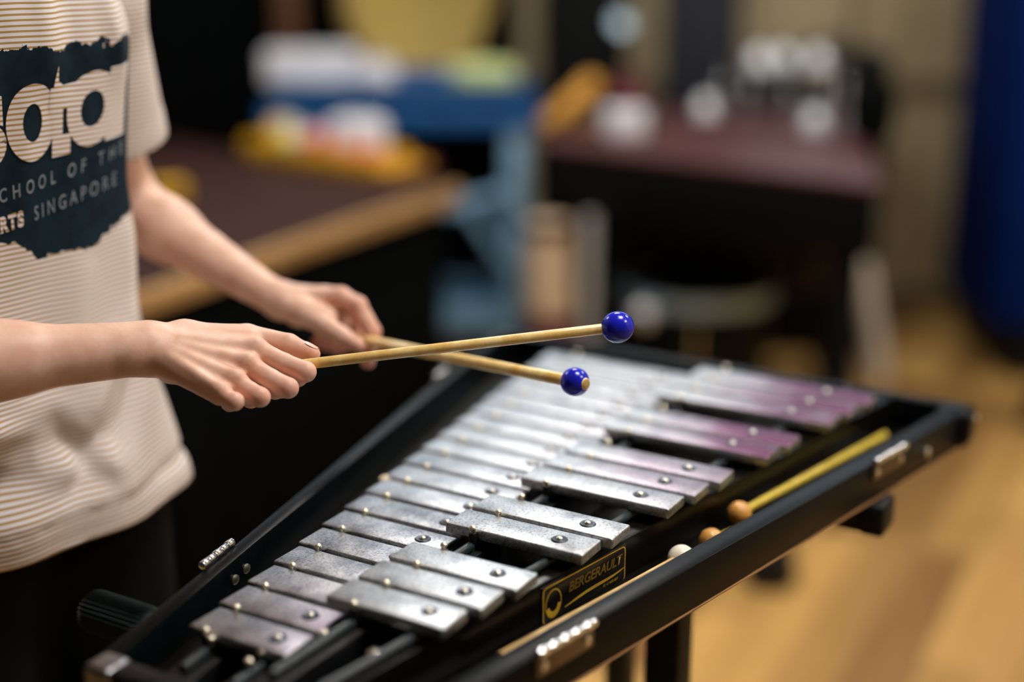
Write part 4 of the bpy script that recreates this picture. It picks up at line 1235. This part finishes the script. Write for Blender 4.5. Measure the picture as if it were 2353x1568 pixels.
# snare drum with chrome lugs at the far right end
q = PZ(1800, 252, zt)
t = empty('snare_drum', (q.x, q.y + .02, zt)); tag(t, 'black snare drum with shiny chrome lugs on the far end of the brown cover', 'drum')
obj('shell', lathe([(0, .004), (.168, .004), (.168, .125), (0, .125)], 48), M['blacks'], t)
obj('hoop', lathe([(.168, .120), (.178, .120), (.178, .134), (.166, .134), (.166, .128)], 48), M['chrome'], t)
obj('hoop', lathe([(.168, 0), (.178, 0), (.178, .014), (.168, .014), (.168, 0)], 48), M['chrome'], t)
for i in range(10):
    a = 2 * PI * i / 10 + .2
    obj('lug', add_ball(cyl((math.cos(a) * .178, math.sin(a) * .178, .01), (math.cos(a) * .178, math.sin(a) * .178, .125), .005, 12), (math.cos(a) * .180, math.sin(a) * .180, .068), .012, 20, 1, 1, 1.5), M['satin'], t)
M['glint_dome'] = simple('glint_silver', (0.88, 0.92, 0.95), 0.28, 0.45, .05, 30)
sn = t.location.copy()
for where, q in (('standing on the brown cover left of the black drum', PZ(1622, 264, zt)), ('standing nearest, on the brown cover in front of the black drum', PZ(1872, 296, zt)),
                 ('standing on the brown cover beside the black bag', PZ(1958, 284, zt)), ('at the left on top of the black drum', sn + Vector((-.09, -.08, .130))),
                 ('in the middle on top of the black drum', sn + Vector((-.005, -.02, .130))), ('at the right on top of the black drum', sn + Vector((.085, -.06, .130)))):
    tb3 = empty('glint_dome', q); tag(tb3, 'small silver dome added as a glint, ' + where, 'glint_dome', 'silver domes added as glints round the snare drum')  # bright domes added to imitate blurred glints of the metal hardware
    obj('dome', lathe([(.034, .0), (.033, .006), (.028, .022), (.024, .040), (.016, .050), (.006, .054), (0, .055)], 32), M['glint_dome'], tb3)
    obj('handle', cyl((0, 0, .053), (0, 0, .085), .006, 14, bev=.001), M['blacks'], tb3)
t = empty('equipment_case', (1.02, 4.62, 0)); tag(t, 'black case standing against the beige wall behind the snare drum', 'case')
obj('body', box((0, 0, .49), (.34, .26, .98), .025, seg=3), M['blacks'], t); obj('handle', tube([(-.06, 0, .98), (-.05, 0, 1.01), (.05, 0, 1.01), (.06, 0, .98)], .01, 10), M['rubber'], t)
q = PZ(2000, 330, zt)
t = empty('bag', (q.x + .02, q.y + .10, zt)); tag(t, 'black bag on the right end of the covered instrument', 'bag')
obj('body', box((0, 0, .075), (.10, .18, .15), .03, seg=4), M['black'], t); obj('strap', tube([(0, -.06, .14), (0, -.03, .18), (0, .03, .18), (0, .06, .14)], .008, 8), M['black'], t)
# under the covered instrument
t = empty('conga', P(1258, 900, 3.70)); t.location.z = 0; tag(t, 'cream conga drum under the left end of the covered instrument', 'drum')
obj('shell', lathe([(.056, 0), (.066, .22), (.064, .45), (.056, .655), (0, .655)], 36), M['cream'], t); obj('hoop', lathe([(.057, .625), (.063, .625), (.063, .655), (.05, .655)], 36), M['postwood'], t); obj('base', lathe([(0, 0), (.060, 0), (.0675, .2), (.068, .40), (.066, .42)], 36), M['maroon'], t)
q = P(1352, 700, 3.62)
obj('upright', tube([(q.x - o0.x, q.y - o0.y, .01), (q.x - o0.x, q.y - o0.y, zt - .17)], .016), M['silver'], cvr)
q = P(1600, 700, 3.75)
t = empty('floor_tom', (q.x, q.y, 0)); tag(t, 'dark drum with silver hoop on the floor under the covered instrument', 'drum')
obj('shell', lathe([(0, .14), (.19, .14), (.19, .46), (0, .46)], 44), M['blacks'], t)
obj('hoop', lathe([(.188, .43), (.203, .43), (.203, .468), (.186, .468), (.186, .45)], 44), M['bluesteel'], t)
for i in range(3):
    a = 2 * PI * i / 3 + .4
    obj('leg', tube([(math.cos(a) * .2, math.sin(a) * .2, .4), (math.cos(a) * .2, math.sin(a) * .2, .03), (math.cos(a) * .235, math.sin(a) * .235, 0.008)], .008, 8), M['chrome'], t)
obj('knob', add_ball(bmesh.new(), (-.150, -.145, .42), .034, 20), M['satin'], t)

# --- navy covered cabinet at the right edge
q = PZ(2232, 842, 0)
t = empty('cabinet', (q.x, q.y, 0)); tag(t, 'tall navy blue cabinet on a black base at the right edge', 'cabinet')
obj('body', box((.40, .10, .93), (.80, .55, 1.50), .012), M['navy'], t)
obj('base', box((.42, .10, .115), (.74, .52, .14), .01), M['blacks'], t)
obj('door', box((.47, -.185, .62), (.62, .02, .8), .006), M['blacks'], t)
for sx in (.10, .74):
    for sy in (-.12, .32):
        obj('caster', cyl((sx - .02, sy, .03), (sx + .02, sy, .03), .03, 20, bev=.004), M['rubber'], t)
q = PZ(1768, 1338, 0)
t = empty('floor_weight', (q.x, q.y, 0)); tag(t, 'small round black weight lying on the wooden floor', 'weight')
obj('body', lathe([(0, 0), (.052, 0), (.058, .01), (.055, .06), (.042, .085), (0, .09)], 32), M['rubber'], t); obj('grip', lathe([(.012, .088), (.018, .10), (.012, .115), (0, .117)], 20), M['rubber'], t)
q = PZ(2362, 985, 0)
t = empty('stool', (q.x + .13, q.y, 0)); tag(t, 'black stool cut off by the right edge of the view', 'stool')
obj('seat', lathe([(0, .18), (.13, .18), (.14, .20), (.13, .225), (0, .23)], 32), M['rubber'], t)
for i in range(3):
    a = 2 * PI * i / 3 + PI
    obj('leg', tube([(math.cos(a) * .08, math.sin(a) * .08, .19), (math.cos(a) * .14, math.sin(a) * .14, .008)], .016, 10), M['rubber'], t)

# ================================================================== LIGHT, CAMERA
w = bpy.data.worlds.new('World'); bpy.context.scene.world = w; w.use_nodes = True
w.node_tree.nodes['Background'].inputs[0].default_value = (0.5, 0.6, 0.7, 1); w.node_tree.nodes['Background'].inputs[1].default_value = 0.02

cd = bpy.data.cameras.new('camera'); cam = bpy.data.objects.new('camera', cd); C.objects.link(cam)
cam.location = (0, 0, CAMZ); cam.rotation_euler = (PI / 2 - TILT, 0, 0)
cd.sensor_width = 36.0; cd.sensor_fit = 'HORIZONTAL'; cd.lens = FPX / 2353 * 36.0
cd.clip_start = 0.05; cd.clip_end = 50
cd.dof.use_dof = True; cd.dof.focus_distance = 1.139; cd.dof.aperture_fstop = 1.15; cd.dof.aperture_blades = 0
sc = bpy.context.scene
sc.camera = cam
sc.view_settings.view_transform = 'Standard'; sc.view_settings.look = 'None'
sc.view_settings.exposure = 0.0; sc.view_settings.gamma = 1.0
try: sc.view_settings.use_curve_mapping = False
except Exception: pass
sc.cycles.use_denoising = True
sc.cycles.max_bounces = 8
